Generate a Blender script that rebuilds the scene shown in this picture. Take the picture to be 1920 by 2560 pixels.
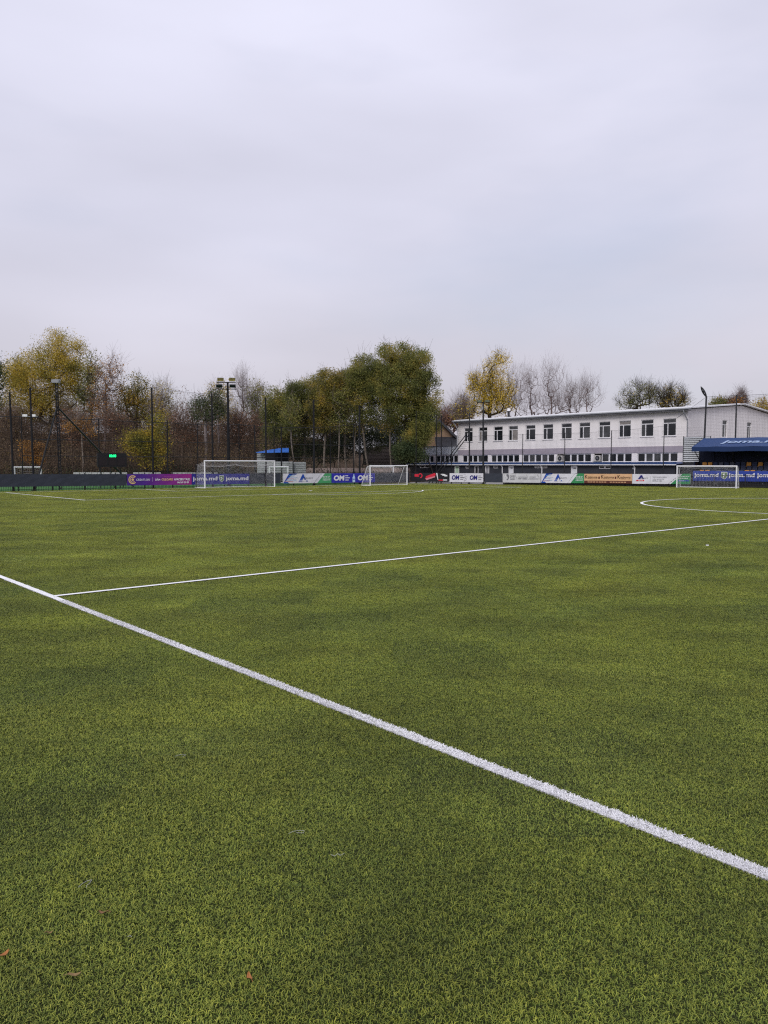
import bpy, math, random
import numpy as np
from mathutils import Vector, Matrix

scene = bpy.context.scene
for o in list(bpy.data.objects):
    bpy.data.objects.remove(o)

# ------------------------------------------------------------------ camera
F = 1923.0            # focal length in pixels of the 1920 x 2560 photograph
H = 2.1               # eye height
PITCH = math.atan((1280 - 1162) / F)
cam_d = bpy.data.cameras.new("camera")
cam = bpy.data.objects.new("camera", cam_d)
scene.collection.objects.link(cam)
cam.location = (0, 0, H)
cam.rotation_euler = (math.pi / 2 - PITCH, 0, 0)
cam_d.sensor_fit = 'VERTICAL'
cam_d.sensor_height = 36.0
cam_d.lens = 36.0 * F / 2560
cam_d.clip_start = 0.05
cam_d.clip_end = 3000
scene.camera = cam
scene.render.resolution_x, scene.render.resolution_y = 768, 1024
scene.view_settings.view_transform = 'Standard'
scene.view_settings.look = 'None'
scene.view_settings.exposure = 0.12
scene.view_settings.gamma = 1.0
scene.render.engine = 'CYCLES'
scene.cycles.max_bounces = 5
scene.cycles.diffuse_bounces = 3
scene.cycles.transparent_max_bounces = 8
scene.cycles.caustics_reflective = False
scene.cycles.caustics_refractive = False
scene.cycles.use_denoising = False
scene.cycles.filter_width = 1.2

# ------------------------------------------------------------------ sky and sun
SUN_EL, SUN_AZ = math.radians(38), math.radians(205)    # behind the camera, a little to the left
world = bpy.data.worlds.new("World")
scene.world = world
world.use_nodes = True
nt = world.node_tree
nt.nodes.clear()
W = lambda t: nt.nodes.new(t)
out = W('ShaderNodeOutputWorld')
skyt = W('ShaderNodeTexSky')
skyt.sky_type = 'NISHITA'
skyt.sun_disc = False
skyt.sun_elevation = SUN_EL
skyt.sun_rotation = SUN_AZ
bg1 = W('ShaderNodeBackground'); bg1.inputs[1].default_value = 0.1
nt.links.new(skyt.outputs[0], bg1.inputs[0])
tc = W('ShaderNodeTexCoord')
mapn = W('ShaderNodeMapping'); mapn.inputs['Scale'].default_value = (1.0, 1.0, 3.2)
nt.links.new(tc.outputs['Generated'], mapn.inputs[0])
noi = W('ShaderNodeTexNoise'); noi.inputs['Scale'].default_value = 1.9
noi.inputs['Detail'].default_value = 5; noi.inputs['Roughness'].default_value = 0.42
nt.links.new(mapn.outputs[0], noi.inputs['Vector'])
sepz = W('ShaderNodeSeparateXYZ'); nt.links.new(tc.outputs['Generated'], sepz.inputs[0])
ramp = W('ShaderNodeValToRGB')           # cloud deck: greyer towards the horizon, as overcast skies are
e = ramp.color_ramp.elements
e[0].position = 0.0; e[0].color = (0.56, 0.535, 0.60, 1)
e[1].position = 1.0; e[1].color = (0.86, 0.86, 0.97, 1)
m = e.new(0.12); m.color = (0.60, 0.58, 0.655, 1)
m = e.new(0.28); m.color = (0.685, 0.685, 0.815, 1)
m = e.new(0.55); m.color = (0.745, 0.745, 0.89, 1)
nt.links.new(sepz.outputs[2], ramp.inputs[0])
vr = W('ShaderNodeMapRange')
vr.inputs[1].default_value = 0.25; vr.inputs[2].default_value = 0.75
vr.inputs[3].default_value = 0.90; vr.inputs[4].default_value = 1.17
nt.links.new(noi.outputs[0], vr.inputs[0])
mul = W('ShaderNodeVectorMath'); mul.operation = 'SCALE'
nt.links.new(ramp.outputs[0], mul.inputs[0]); nt.links.new(vr.outputs[0], mul.inputs['Scale'])
bg2 = W('ShaderNodeBackground'); bg2.inputs[1].default_value = 0.93
nt.links.new(mul.outputs[0], bg2.inputs[0])
noi2 = W('ShaderNodeTexNoise'); noi2.inputs['Scale'].default_value = 2.3
noi2.inputs['Detail'].default_value = 4
map2 = W('ShaderNodeMapping'); map2.inputs['Scale'].default_value = (1.0, 1.0, 3.0)
map2.inputs['Location'].default_value = (4.0, 1.5, 0.3)
nt.links.new(tc.outputs['Generated'], map2.inputs[0]); nt.links.new(map2.outputs[0], noi2.inputs['Vector'])
thin = W('ShaderNodeMapRange')           # where the deck is thin a little blue sky comes through
thin.inputs[1].default_value = 0.45; thin.inputs[2].default_value = 0.75
thin.inputs[3].default_value = 0.98; thin.inputs[4].default_value = 0.74
nt.links.new(noi2.outputs[0], thin.inputs[0])
mixs = W('ShaderNodeMixShader')
nt.links.new(thin.outputs[0], mixs.inputs[0])
nt.links.new(bg1.outputs[0], mixs.inputs[1]); nt.links.new(bg2.outputs[0], mixs.inputs[2])
nt.links.new(mixs.outputs[0], out.inputs[0])

sun_d = bpy.data.lights.new("sun", 'SUN')
sun_d.energy = 1.5
sun_d.angle = math.radians(25)
sun_d.color = (1.0, 0.965, 0.92)
sun = bpy.data.objects.new("sun", sun_d)
scene.collection.objects.link(sun)
to_sun = Vector((math.sin(SUN_AZ) * math.cos(SUN_EL), math.cos(SUN_AZ) * math.cos(SUN_EL), math.sin(SUN_EL)))
sun.rotation_euler = to_sun.to_track_quat('Z', 'Y').to_euler()

# ------------------------------------------------------------------ helpers: projection
SP, CP = math.sin(PITCH), math.cos(PITCH)
def at(px, py, Y):
    """world point seen at photo pixel (px, py) at distance Y down the view"""
    u, v = (px - 960) / F, (py - 1280) / F
    k = Y / (CP - v * SP)
    return Vector((u * k, Y, H - k * (SP + v * CP)))
def ground(px, py):
    u, v = (px - 960) / F, (py - 1280) / F
    t = H / (SP + v * CP)
    return Vector((u * t, (CP - v * SP) * t, 0.0))
def zat(py, Y):
    return at(960, py, Y).z
def V2(a, b): return Vector((a, b, 0.0))

# ------------------------------------------------------------------ helpers: objects
COL = scene.collection.objects
BASE = {}
def reg(o, base):
    BASE[o.name] = Vector(base); return o
def tag(o, label=None, cat=None, group=None, kind=None):
    if label: o["label"] = label
    if cat: o["category"] = cat
    if group: o["group"] = group
    if kind: o["kind"] = kind
    return o
def empty(name, base, label, cat, group=None):
    o = bpy.data.objects.new(name, None)
    o.empty_display_size = 0.3
    o.location = base
    COL.link(o)
    tag(o, label, cat, group)
    return reg(o, base)
def link_mesh(me, name, mat, parent=None, base=None):
    o = bpy.data.objects.new(name, me)
    COL.link(o)
    if mat is not None:
        me.materials.append(mat)
    if parent is not None:
        o.parent = parent
        reg(o, BASE[parent.name])
    else:
        o.location = base if base is not None else (0, 0, 0)
        reg(o, o.location)
    return o

class MB:
    """collects faces in world coordinates; build() makes them one mesh object"""
    def __init__(s): s.v = []; s.f = []; s.smooth = False
    def add(s, vs, fs):
        n = len(s.v); s.v += [tuple(x) for x in vs]; s.f += [tuple(i + n for i in f) for f in fs]; return s
    def quad(s, a, b, c, d): return s.add([a, b, c, d], [(0, 1, 2, 3)])
    def obox(s, o, ax, ay, az):
        o, ax, ay, az = Vector(o), Vector(ax), Vector(ay), Vector(az)
        p = [o, o + ax, o + ax + ay, o + ay]; p += [q + az for q in p]
        return s.add(p, [(3, 2, 1, 0), (4, 5, 6, 7), (0, 1, 5, 4), (1, 2, 6, 5), (2, 3, 7, 6), (3, 0, 4, 7)])
    def box(s, c, sx, sy, sz):
        c = Vector(c); return s.obox(c - Vector((sx / 2, sy / 2, sz / 2)), (sx, 0, 0), (0, sy, 0), (0, 0, sz))
    def tube(s, a, b, r, r2=None, k=8, caps=True):
        a, b = Vector(a), Vector(b); d = (b - a)
        if d.length < 1e-6: return s
        d.normalize(); r2 = r if r2 is None else r2
        x = d.orthogonal().normalized(); y = d.cross(x)
        vs = []
        for c, rr in ((a, r), (b, r2)):
            for i in range(k):
                t = 2 * math.pi * i / k
                vs.append(c + (x * math.cos(t) + y * math.sin(t)) * rr)
        fs = [(i, (i + 1) % k, k + (i + 1) % k, k + i) for i in range(k)]
        if caps: fs += [tuple(range(k - 1, -1, -1)), tuple(range(k, 2 * k))]
        return s.add(vs, fs)
    def path(s, pts, r, k=6):
        for a, b in zip(pts[:-1], pts[1:]): s.tube(a, b, r, k=k)
        return s
    def prism(s, pts, n):
        """polygon pts extruded by vector n"""
        n = Vector(n); k = len(pts); pts = [Vector(p) for p in pts]
        return s.add(pts + [p + n for p in pts], [tuple(range(k - 1, -1, -1)), tuple(range(k, 2 * k))] + [(i, (i + 1) % k, k + (i + 1) % k, k + i) for i in range(k)])
    def build(s, name, mat, parent=None, base=None):
        b = BASE[parent.name] if parent is not None else Vector(base if base is not None else (0, 0, 0))
        me = bpy.data.meshes.new(name)
        me.from_pydata([(x - b.x, y - b.y, z - b.z) for x, y, z in s.v], [], s.f)
        if s.smooth: me.polygons.foreach_set('use_smooth', [True] * len(me.polygons))
        me.update()
        return link_mesh(me, name, mat, parent, b)

def np_mesh(name, verts, loops_per_face, mat, parent=None, base=None, smooth=False):
    """verts (N*k,3) with faces of k consecutive vertices"""
    b = BASE[parent.name] if parent is not None else Vector(base if base is not None else (0, 0, 0))
    verts = np.asarray(verts, np.float32).reshape(-1, 3) - np.array(b, np.float32)
    nv = len(verts); k = loops_per_face; nf = nv // k
    me = bpy.data.meshes.new(name)
    me.vertices.add(nv); me.vertices.foreach_set('co', verts.ravel())
    me.loops.add(nv); me.loops.foreach_set('vertex_index', np.arange(nv, dtype=np.int32))
    me.polygons.add(nf)
    me.polygons.foreach_set('loop_start', np.arange(0, nv, k, dtype=np.int32))
    me.polygons.foreach_set('loop_total', np.full(nf, k, np.int32))
    me.update(calc_edges=True)
    return link_mesh(me, name, mat, parent, b)

def np_mesh_idx(name, verts, faces, mat, parent=None, base=None, smooth=False):
    b = BASE[parent.name] if parent is not None else Vector(base if base is not None else (0, 0, 0))
    verts = np.asarray(verts, np.float32).reshape(-1, 3) - np.array(b, np.float32)
    faces = np.asarray(faces, np.int32); k = faces.shape[1]
    me = bpy.data.meshes.new(name)
    me.vertices.add(len(verts)); me.vertices.foreach_set('co', verts.ravel())
    me.loops.add(faces.size); me.loops.foreach_set('vertex_index', faces.ravel())
    me.polygons.add(len(faces))
    me.polygons.foreach_set('loop_start', np.arange(0, faces.size, k, dtype=np.int32))
    me.polygons.foreach_set('loop_total', np.full(len(faces), k, np.int32))
    if smooth: me.polygons.foreach_set('use_smooth', np.ones(len(faces), bool))
    me.update(calc_edges=True)
    return link_mesh(me, name, mat, parent, b)

def tubes_np(segs, k=5):
    """segs: (N,8) p0 p1 r0 r1 -> verts, quad faces"""
    segs = np.asarray(segs, float); p0, p1, r0, r1 = segs[:, :3], segs[:, 3:6], segs[:, 6], segs[:, 7]
    d = p1 - p0; L = np.linalg.norm(d, axis=1, keepdims=True); d = d / np.maximum(L, 1e-6)
    ref = np.where(np.abs(d[:, 2:3]) < 0.9, np.array([[0, 0, 1.0]]), np.array([[1.0, 0, 0]]))
    x = np.cross(d, ref); x /= np.linalg.norm(x, axis=1, keepdims=True); y = np.cross(d, x)
    t = np.arange(k) * 2 * np.pi / k
    ring = x[:, None, :] * np.cos(t)[None, :, None] + y[:, None, :] * np.sin(t)[None, :, None]
    va = p0[:, None, :] + ring * r0[:, None, None]; vb = p1[:, None, :] + ring * r1[:, None, None]
    verts = np.concatenate([va, vb], 1).reshape(-1, 3)
    i = np.arange(k); j = (i + 1) % k
    f = np.stack([i, j, j + k, i + k], 1)
    faces = (f[None] + (np.arange(len(segs)) * 2 * k)[:, None, None]).reshape(-1, 4)
    return verts, faces

# ------------------------------------------------------------------ materials
MATS = {}
def srgb(r, g, b):
    f = lambda c: ((c / 255 + 0.055) / 1.055) ** 2.4 if c > 10 else c / 255 / 12.92
    return (f(r), f(g), f(b), 1)
def mat(name, col, rough=0.7, spec=0.3, metal=0.0, var=0.0, vscale=2.0, bump=0.0, bscale=20.0, stretch=None, dirt=0.0):
    """principled; var: colour variation by noise, dirt: streaky grime with its own shape"""
    if name in MATS: return MATS[name]
    m = bpy.data.materials.new(name); m.use_nodes = True
    n, l = m.node_tree.nodes, m.node_tree.links
    b = n['Principled BSDF']
    if len(col) == 3: col = (*col, 1)
    b.inputs['Base Color'].default_value = col
    b.inputs['Roughness'].default_value = rough
    b.inputs['Specular IOR Level'].default_value = spec
    b.inputs['Metallic'].default_value = metal
    if var or bump or dirt:
        g = n.new('ShaderNodeNewGeometry')
        vec = g.outputs['Position']
        if stretch:
            mp = n.new('ShaderNodeMapping'); mp.inputs['Scale'].default_value = stretch
            l.new(vec, mp.inputs[0]); vec = mp.outputs[0]
    if var or dirt:
        t = n.new('ShaderNodeTexNoise'); t.inputs['Scale'].default_value = vscale; t.inputs['Detail'].default_value = 6
        l.new(vec, t.inputs['Vector'])
        r = n.new('ShaderNodeMapRange')
        r.inputs[1].default_value = 0.3; r.inputs[2].default_value = 0.7
        r.inputs[3].default_value = 1 - var - dirt; r.inputs[4].default_value = 1 + var
        l.new(t.outputs[0], r.inputs[0])
        mx = n.new('ShaderNodeVectorMath'); mx.operation = 'SCALE'
        mx.inputs[0].default_value = col[:3]
        l.new(r.outputs[0], mx.inputs['Scale']); l.new(mx.outputs[0], b.inputs['Base Color'])
    if bump:
        t2 = n.new('ShaderNodeTexNoise'); t2.inputs['Scale'].default_value = bscale; t2.inputs['Detail'].default_value = 4
        l.new(vec, t2.inputs['Vector'])
        bp = n.new('ShaderNodeBump'); bp.inputs['Strength'].default_value = bump; bp.inputs['Distance'].default_value = 0.02
        l.new(t2.outputs[0], bp.inputs['Height']); l.new(bp.outputs[0], b.inputs['Normal'])
    MATS[name] = m
    return m
def leaf_mat(name, cols, rough=0.65, trans=0.25):
    """cols: list of (position, rgb): colour of each leaf picked per leaf"""
    if name in MATS: return MATS[name]
    m = bpy.data.materials.new(name); m.use_nodes = True
    n, l = m.node_tree.nodes, m.node_tree.links
    b = n['Principled BSDF']; b.inputs['Roughness'].default_value = rough; b.inputs['Specular IOR Level'].default_value = 0.25
    g = n.new('ShaderNodeNewGeometry')
    t = n.new('ShaderNodeTexNoise'); t.inputs['Scale'].default_value = 0.45; t.inputs['Detail'].default_value = 3
    l.new(g.outputs['Position'], t.inputs['Vector'])
    a = n.new('ShaderNodeMath'); a.operation = 'MULTIPLY_ADD'; a.inputs[1].default_value = 2.4; a.inputs[2].default_value = -0.95
    l.new(t.outputs[0], a.inputs[0])
    ad = n.new('ShaderNodeMath'); ad.operation = 'ADD'
    hf_ = n.new('ShaderNodeMath'); hf_.operation = 'MULTIPLY'; hf_.inputs[1].default_value = 0.5; l.new(g.outputs['Random Per Island'], hf_.inputs[0])
    l.new(hf_.outputs[0], ad.inputs[0]); l.new(a.outputs[0], ad.inputs[1])
    r = n.new('ShaderNodeValToRGB'); els = r.color_ramp.elements
    els[0].position, els[0].color = cols[0][0], (*cols[0][1], 1)
    els[1].position, els[1].color = cols[-1][0], (*cols[-1][1], 1)
    for p, c in cols[1:-1]:
        x = els.new(p); x.color = (*c, 1)
    l.new(ad.outputs[0], r.inputs[0]); l.new(r.outputs[0], b.inputs['Base Color'])
    if trans:
        tr = n.new('ShaderNodeBsdfTranslucent'); l.new(r.outputs[0], tr.inputs[0])
        mx = n.new('ShaderNodeMixShader'); mx.inputs[0].default_value = trans
        l.new(b.outputs[0], mx.inputs[1]); l.new(tr.outputs[0], mx.inputs[2])
        l.new(mx.outputs[0], n['Material Output'].inputs[0])
    MATS[name] = m
    return m

M_white = mat('white_paint', (0.78, 0.78, 0.80), 0.4, 0.5)
M_black = mat('black_steel', (0.012, 0.013, 0.016), 0.45, 0.5, var=0.2, vscale=3)
M_pole = mat('dark_pole', (0.012, 0.012, 0.015), 0.6, 0.2, var=0.25, vscale=2)
M_grey = mat('grey_metal', (0.25, 0.26, 0.28), 0.45, 0.5, var=0.15, vscale=3)
M_net = mat('black_net', (0.016, 0.017, 0.02), 0.9, 0.1)
M_goalnet = mat('white_net', (0.62, 0.61, 0.62), 0.9, 0.1)
M_glass = mat('dark_glass', (0.012, 0.014, 0.018), 0.06, 0.5, var=0.4, vscale=0.7)
M_navy = mat('navy_hoarding', srgb(47, 52, 63), 0.55, 0.4, var=0.12, vscale=1.5, bump=0.15, bscale=3)
M_wire = mat('wire', (0.03, 0.03, 0.035), 0.6, 0.3)

# ------------------------------------------------------------------ pitch frame (field geometry in metres)
E2 = Vector((0.7554, 0.6553, 0))          # along the goal line, away to the right
E1 = Vector((-0.6553, 0.7554, 0))         # along the touchline, away to the left
G = V2(-13.2, 71.0)                       # centre of the far goal on its goal line
TA, TB = ground(0, 1442.9), ground(1920, 2192)
TDIR = (TA - TB).normalized()             # touchline direction (towards the far left corner)
TN = Vector((TDIR.y, -TDIR.x, 0))         # across the touchline, into the pitch
T0 = ground(144.7, 1491.6)                # where the halfway line meets the touchline
T0 = TB + TDIR * (T0 - TB).dot(TDIR)
LINE_W = 0.102

# fence runs
A_, K_ = V2(-30.1, 60.3), V2(3.2, 88.0)
C_ = V2(34.7, 69.5)
def on_line(p, q, px, off, n):
    d = (q - p).normalized(); o = p + n * off
    r = (px - 960) / F / (CP - (1185 - 1280) / F * SP)
    s = (r * o.y - o.x) / (d.x - r * d.y)
    return o + d * s
DL = (K_ - A_).normalized(); NL = Vector((DL.y, -DL.x, 0))
DR = (C_ - K_).normalized(); NR = Vector((DR.y, -DR.x, 0))
def LF(px, off=0.0): return on_line(A_, K_, px, off, NL)
def RF(px, off=0.0): return on_line(K_, C_, px, off, NR)
UP = Vector((0, 0, 1))

# ================================================================== GROUND
def ground_mat(name, cols, scale, bump=0.3):
    m = bpy.data.materials.new(name); m.use_nodes = True
    n, l = m.node_tree.nodes, m.node_tree.links; b = n['Principled BSDF']
    b.inputs['Roughness'].default_value = 0.9; b.inputs['Specular IOR Level'].default_value = 0.15
    g = n.new('ShaderNodeNewGeometry')
    t = n.new('ShaderNodeTexNoise'); t.inputs['Scale'].default_value = scale; t.inputs['Detail'].default_value = 8; t.inputs['Roughness'].default_value = 0.7
    l.new(g.outputs['Position'], t.inputs['Vector'])
    r = n.new('ShaderNodeValToRGB'); r.color_ramp.elements[0].position = 0.3; r.color_ramp.elements[1].position = 0.7
    r.color_ramp.elements[0].color = (*cols[0], 1); r.color_ramp.elements[1].color = (*cols[1], 1)
    l.new(t.outputs[0], r.inputs[0]); l.new(r.outputs[0], b.inputs['Base Color'])
    bp = n.new('ShaderNodeBump'); bp.inputs['Strength'].default_value = bump; bp.inputs['Distance'].default_value = 0.1
    l.new(t.outputs[0], bp.inputs['Height']); l.new(bp.outputs[0], b.inputs['Normal'])
    return m
M_soil = ground_mat('rough_ground', ((0.05, 0.04, 0.025), (0.10, 0.09, 0.045)), 0.6)
g = MB(); g.quad((-900, -300, -0.06), (900, -300, -0.06), (900, 1500, -0.06), (-900, 1500, -0.06))
tag(g.build('ground', M_soil), kind='structure')

def turf_material(name, blade):
    """fibres of artificial turf: olive green, patchy with wear and rubber infill"""
    m = bpy.data.materials.new(name); m.use_nodes = True
    n, l = m.node_tree.nodes, m.node_tree.links; b = n['Principled BSDF']
    b.inputs['Roughness'].default_value = 0.55; b.inputs['Specular IOR Level'].default_value = 0.3 if blade else 0.06
    g = n.new('ShaderNodeNewGeometry')
    def noise(scale, det, rough=0.55, st=(1, 1, 1)):
        mp = n.new('ShaderNodeMapping'); mp.inputs['Scale'].default_value = st
        mp.inputs['Rotation'].default_value = (0, 0, math.radians(40))
        l.new(g.outputs['Position'], mp.inputs[0])
        t = n.new('ShaderNodeTexNoise'); t.inputs['Scale'].default_value = scale; t.inputs['Detail'].default_value = det; t.inputs['Roughness'].default_value = rough
        l.new(mp.outputs[0], t.inputs['Vector']); return t.outputs[0]
    def rng(x, a, b_, c, d):
        r = n.new('ShaderNodeMapRange'); r.inputs[1].default_value = a; r.inputs[2].default_value = b_; r.inputs[3].default_value = c; r.inputs[4].default_value = d
        l.new(x, r.inputs[0]); return r.outputs[0]
    def mulf(a, b_):
        q = n.new('ShaderNodeMath'); q.operation = 'MULTIPLY'
        l.new(a, q.inputs[0]); l.new(b_, q.inputs[1]); return q.outputs[0]
    big = rng(noise(0.22, 4, 0.55, (0.5, 2.4, 1)), 0.3, 0.7, 0.82, 1.16)
    mid = rng(noise(0.85, 4, 0.6), 0.28, 0.72, 0.70, 1.22)
    fine = rng(noise(7.0 if blade else 5.0, 3, 0.6), 0.25, 0.75, 0.80, 1.18) if blade else mulf(rng(noise(9, 6, 0.7), 0.25, 0.75, 0.65, 1.35), rng(noise(55, 3, 0.7), 0.25, 0.75, 0.40, 1.60))
    f = mulf(mulf(big, mid), fine)
    f = mulf(f, rng(noise(0.55, 5, 0.62, (0.4, 1.7, 1)), 0.34, 0.50, 0.78, 1.0))      # rubber crumb scuffed up in streaks
    hue = n.new('ShaderNodeValToRGB')
    if blade:
        h = n.new('ShaderNodeMath'); h.operation = 'ADD'
        l.new(g.outputs['Random Per Island'], h.inputs[0]); l.new(rng(noise(0.5, 2), 0.3, 0.7, -0.2, 0.2), h.inputs[1]); hin = h.outputs[0]
        cs = [(0.0, (0.092, 0.118, 0.019)), (0.35, (0.138, 0.170, 0.026)), (0.75, (0.178, 0.210, 0.035)), (1.0, (0.225, 0.25, 0.052))]
    else:
        hin = noise(2.2, 3)
        cs = [(0.25, (0.082, 0.098, 0.014)), (0.5, (0.108, 0.122, 0.019)), (0.75, (0.135, 0.146, 0.027))]
    els = hue.color_ramp.elements
    els[0].position, els[0].color = cs[0][0], (*cs[0][1], 1); els[1].position, els[1].color = cs[-1][0], (*cs[-1][1], 1)
    for p, c in cs[1:-1]:
        x = els.new(p); x.color = (*c, 1)
    l.new(hin, hue.inputs[0])
    sc = n.new('ShaderNodeVectorMath'); sc.operation = 'SCALE'
    l.new(hue.outputs[0], sc.inputs[0]); l.new(f, sc.inputs['Scale'])
    # fibres are greener low down, bleached yellowish at their tips
    sz_ = n.new('ShaderNodeSeparateXYZ'); l.new(g.outputs['Position'], sz_.inputs[0])
    tip = n.new('ShaderNodeValToRGB'); te = tip.color_ramp.elements
    te[0].position, te[0].color = 0.25, (0.80, 0.97, 0.90, 1); te[1].position, te[1].color = 0.95, (2.02, 1.78, 1.20, 1)
    l.new(rng(sz_.outputs[2], 0.0, 0.015, 0.0, 1.0), tip.inputs[0])
    ml = n.new('ShaderNodeVectorMath'); ml.operation = 'MULTIPLY'; l.new(sc.outputs[0], ml.inputs[0]); l.new(tip.outputs[0], ml.inputs[1])
    l.new(ml.outputs[0], b.inputs['Base Color'])
    if not blade:
        bp = n.new('ShaderNodeBump'); bp.inputs['Strength'].default_value = 0.5; bp.inputs['Distance'].default_value = 0.02
        l.new(noise(40, 3), bp.inputs['Height']); l.new(bp.outputs[0], b.inputs['Normal'])
    return m
M_turf = turf_material('turf_canopy', False)
M_blade = turf_material('turf_fibre', True)
M_infill = ground_mat('rubber_infill', ((0.024, 0.029, 0.011), (0.060, 0.074, 0.020)), 60, 0.6)
M_line = mat('white_turf', (0.84, 0.84, 0.85), 0.7, 0.2, var=0.10, vscale=12, bump=0.4, bscale=60)
M_fibre_w = leaf_mat('white_fibre', [(0.0, (0.62, 0.61, 0.65)), (0.5, (0.84, 0.835, 0.85)), (1.0, (0.90, 0.90, 0.91))], 0.5, 0.0)

# the pitch: a base of rubber infill with real fibres standing on it all over
CAN = 0.0135
OUT = [V2(-75, -40), V2(75, -40), V2(62, 52.5), C_ + DR * 6 + NR * 0.25, K_ + NR * 0.25 + NL * 0.25, A_ - DL * 30 + NL * 0.25]
def inside(x, y, poly):
    r = np.zeros(len(x), bool); n_ = len(poly)
    for i in range(n_):
        a, b = poly[i], poly[(i + 1) % n_]
        c = ((a.y > y) != (b.y > y)) & (x < (b.x - a.x) * (y - a.y) / (b.y - a.y + 1e-9) + a.x)
        r ^= c
    return r
g = MB(); g.add([(p.x, p.y, 0.0) for p in OUT], [tuple(range(len(OUT)))])
turf = g.build('turf', M_infill); tag(turf, kind='structure')
def blade_verts(x, y, h, w, r, lo=0.5, hi=1.5):
    """short bent fibres: two quads each"""
    n = len(x)
    az = r.random(n) * 2 * np.pi
    lean = h * (lo + (hi - lo) * r.random(n))
    dx, dy = np.cos(az), np.sin(az)
    sx, sy = -dy * w / 2, dx * w / 2
    tw = r.normal(0, 0.5, n)
    base = np.stack([x, y, np.full(n, 0.0)], 1); side = np.stack([sx, sy, np.zeros(n)], 1)
    side2 = np.stack([sx * np.cos(tw) - sy * np.sin(tw), sx * np.sin(tw) + sy * np.cos(tw), np.zeros(n)], 1)
    d = np.stack([dx, dy, np.zeros(n)], 1)
    top = base + d * lean[:, None] + np.array([0, 0, 1.0]) * h[:, None]
    curl = r.normal(0, 0.35, n)
    top[:, 0] += -dy * lean * curl; top[:, 1] += dx * lean * curl
    mid = base + d * (lean * 0.3)[:, None] + np.array([0, 0, 1.0]) * (h * 0.75)[:, None]
    v = np.stack([base - side, base + side, mid + side, mid - side, top + side2 * 0.6, top - side2 * 0.6], 1)
    i = np.arange(n)[:, None] * 6
    f = np.concatenate([i + np.array([[0, 1, 2, 3]]), i + np.array([[3, 2, 4, 5]])], 0)
    return v.reshape(-1, 3), f
r = np.random.default_rng(11)
PS = 0.6
patch_col = bpy.data.collections.new('turf_patches')          # holds the pieces the fibres object scatters
for k in range(4):
    nb = (9500, 9000, 9800, 6500)[k]
    x, y = (r.random(nb) - .5) * PS, (r.random(nb) - .5) * PS
    cl = 0.5 + 0.5 * np.sin(x * 61 + 2 * np.sin(y * 43 + k)) * np.sin(y * 57 + 2 * np.sin(x * 39 + k))
    h = (0.006 + 0.009 * r.random(nb)) * (0.80 + 0.36 * cl)
    va, fa = blade_verts(x, y, h, 0.0020 + 0.0016 * r.random(nb), r)
    o = np_mesh_idx('turf_patch', va, fa, M_blade); COL.unlink(o); patch_col.objects.link(o)
gx, gy = np.meshgrid(np.arange(-62, 62, PS), np.arange(0.9, 96, PS))
gx, gy = gx.ravel(), gy.ravel()
keep = inside(gx, gy, OUT) & (np.abs(gx) < 0.54 * gy + 7)
gx, gy = gx[keep], gy[keep]; npt = len(gx)
me = bpy.data.meshes.new('turf_fibres'); me.vertices.add(npt)
me.vertices.foreach_set('co', np.stack([gx, gy, np.zeros(npt)], 1).astype(np.float32).ravel())
at_r = me.attributes.new('rot', 'FLOAT_VECTOR', 'POINT'); at_r.data.foreach_set('vector', np.stack([np.zeros(npt), np.zeros(npt), r.integers(0, 4, npt) * np.pi / 2], 1).astype(np.float32).ravel())
wear = np.sin(gx * .9 + 1.7 * np.sin(gy * .55)) * np.sin(gy * .8 + 1.3 * np.sin(gx * .7)) + .5 * np.sin(gx * 2.3 - gy * 1.9)
at_s = me.attributes.new('scl', 'FLOAT_VECTOR', 'POINT'); at_s.data.foreach_set('vector', np.stack([np.ones(npt), np.ones(npt), 0.95 + .10 * np.clip(wear, -1.3, 1.3) + r.normal(0, .03, npt)], 1).astype(np.float32).ravel())
idx = r.integers(0, 3, npt); idx[(wear < -.75) & (r.random(npt) < .7)] = 3
at_i = me.attributes.new('idx', 'INT', 'POINT'); at_i.data.foreach_set('value', idx.astype(np.int32))
fib = link_mesh(me, 'turf_fibres', None); tag(fib, 'short green artificial turf fibres covering the pitch', 'turf', kind='stuff')
ng = bpy.data.node_groups.new('scatter_turf', 'GeometryNodeTree')
ng.interface.new_socket('Geometry', in_out='INPUT', socket_type='NodeSocketGeometry'); ng.interface.new_socket('Geometry', in_out='OUTPUT', socket_type='NodeSocketGeometry')
gi, go = ng.nodes.new('NodeGroupInput'), ng.nodes.new('NodeGroupOutput')
ci = ng.nodes.new('GeometryNodeCollectionInfo'); ci.inputs['Collection'].default_value = patch_col
ci.inputs['Separate Children'].default_value = True; ci.inputs['Reset Children'].default_value = True
ip = ng.nodes.new('GeometryNodeInstanceOnPoints'); ip.inputs['Pick Instance'].default_value = True
def named(nm, ty):
    q = ng.nodes.new('GeometryNodeInputNamedAttribute'); q.data_type = ty; q.inputs[0].default_value = nm; return q.outputs[0]
ng.links.new(gi.outputs[0], ip.inputs['Points']); ng.links.new(ci.outputs[0], ip.inputs['Instance'])
ng.links.new(named('idx', 'INT'), ip.inputs['Instance Index']); ng.links.new(named('rot', 'FLOAT_VECTOR'), ip.inputs['Rotation']); ng.links.new(named('scl', 'FLOAT_VECTOR'), ip.inputs['Scale'])
ng.links.new(ip.outputs[0], go.inputs[0])
md = fib.modifiers.new('scatter', 'NODES'); md.node_group = ng

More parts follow.
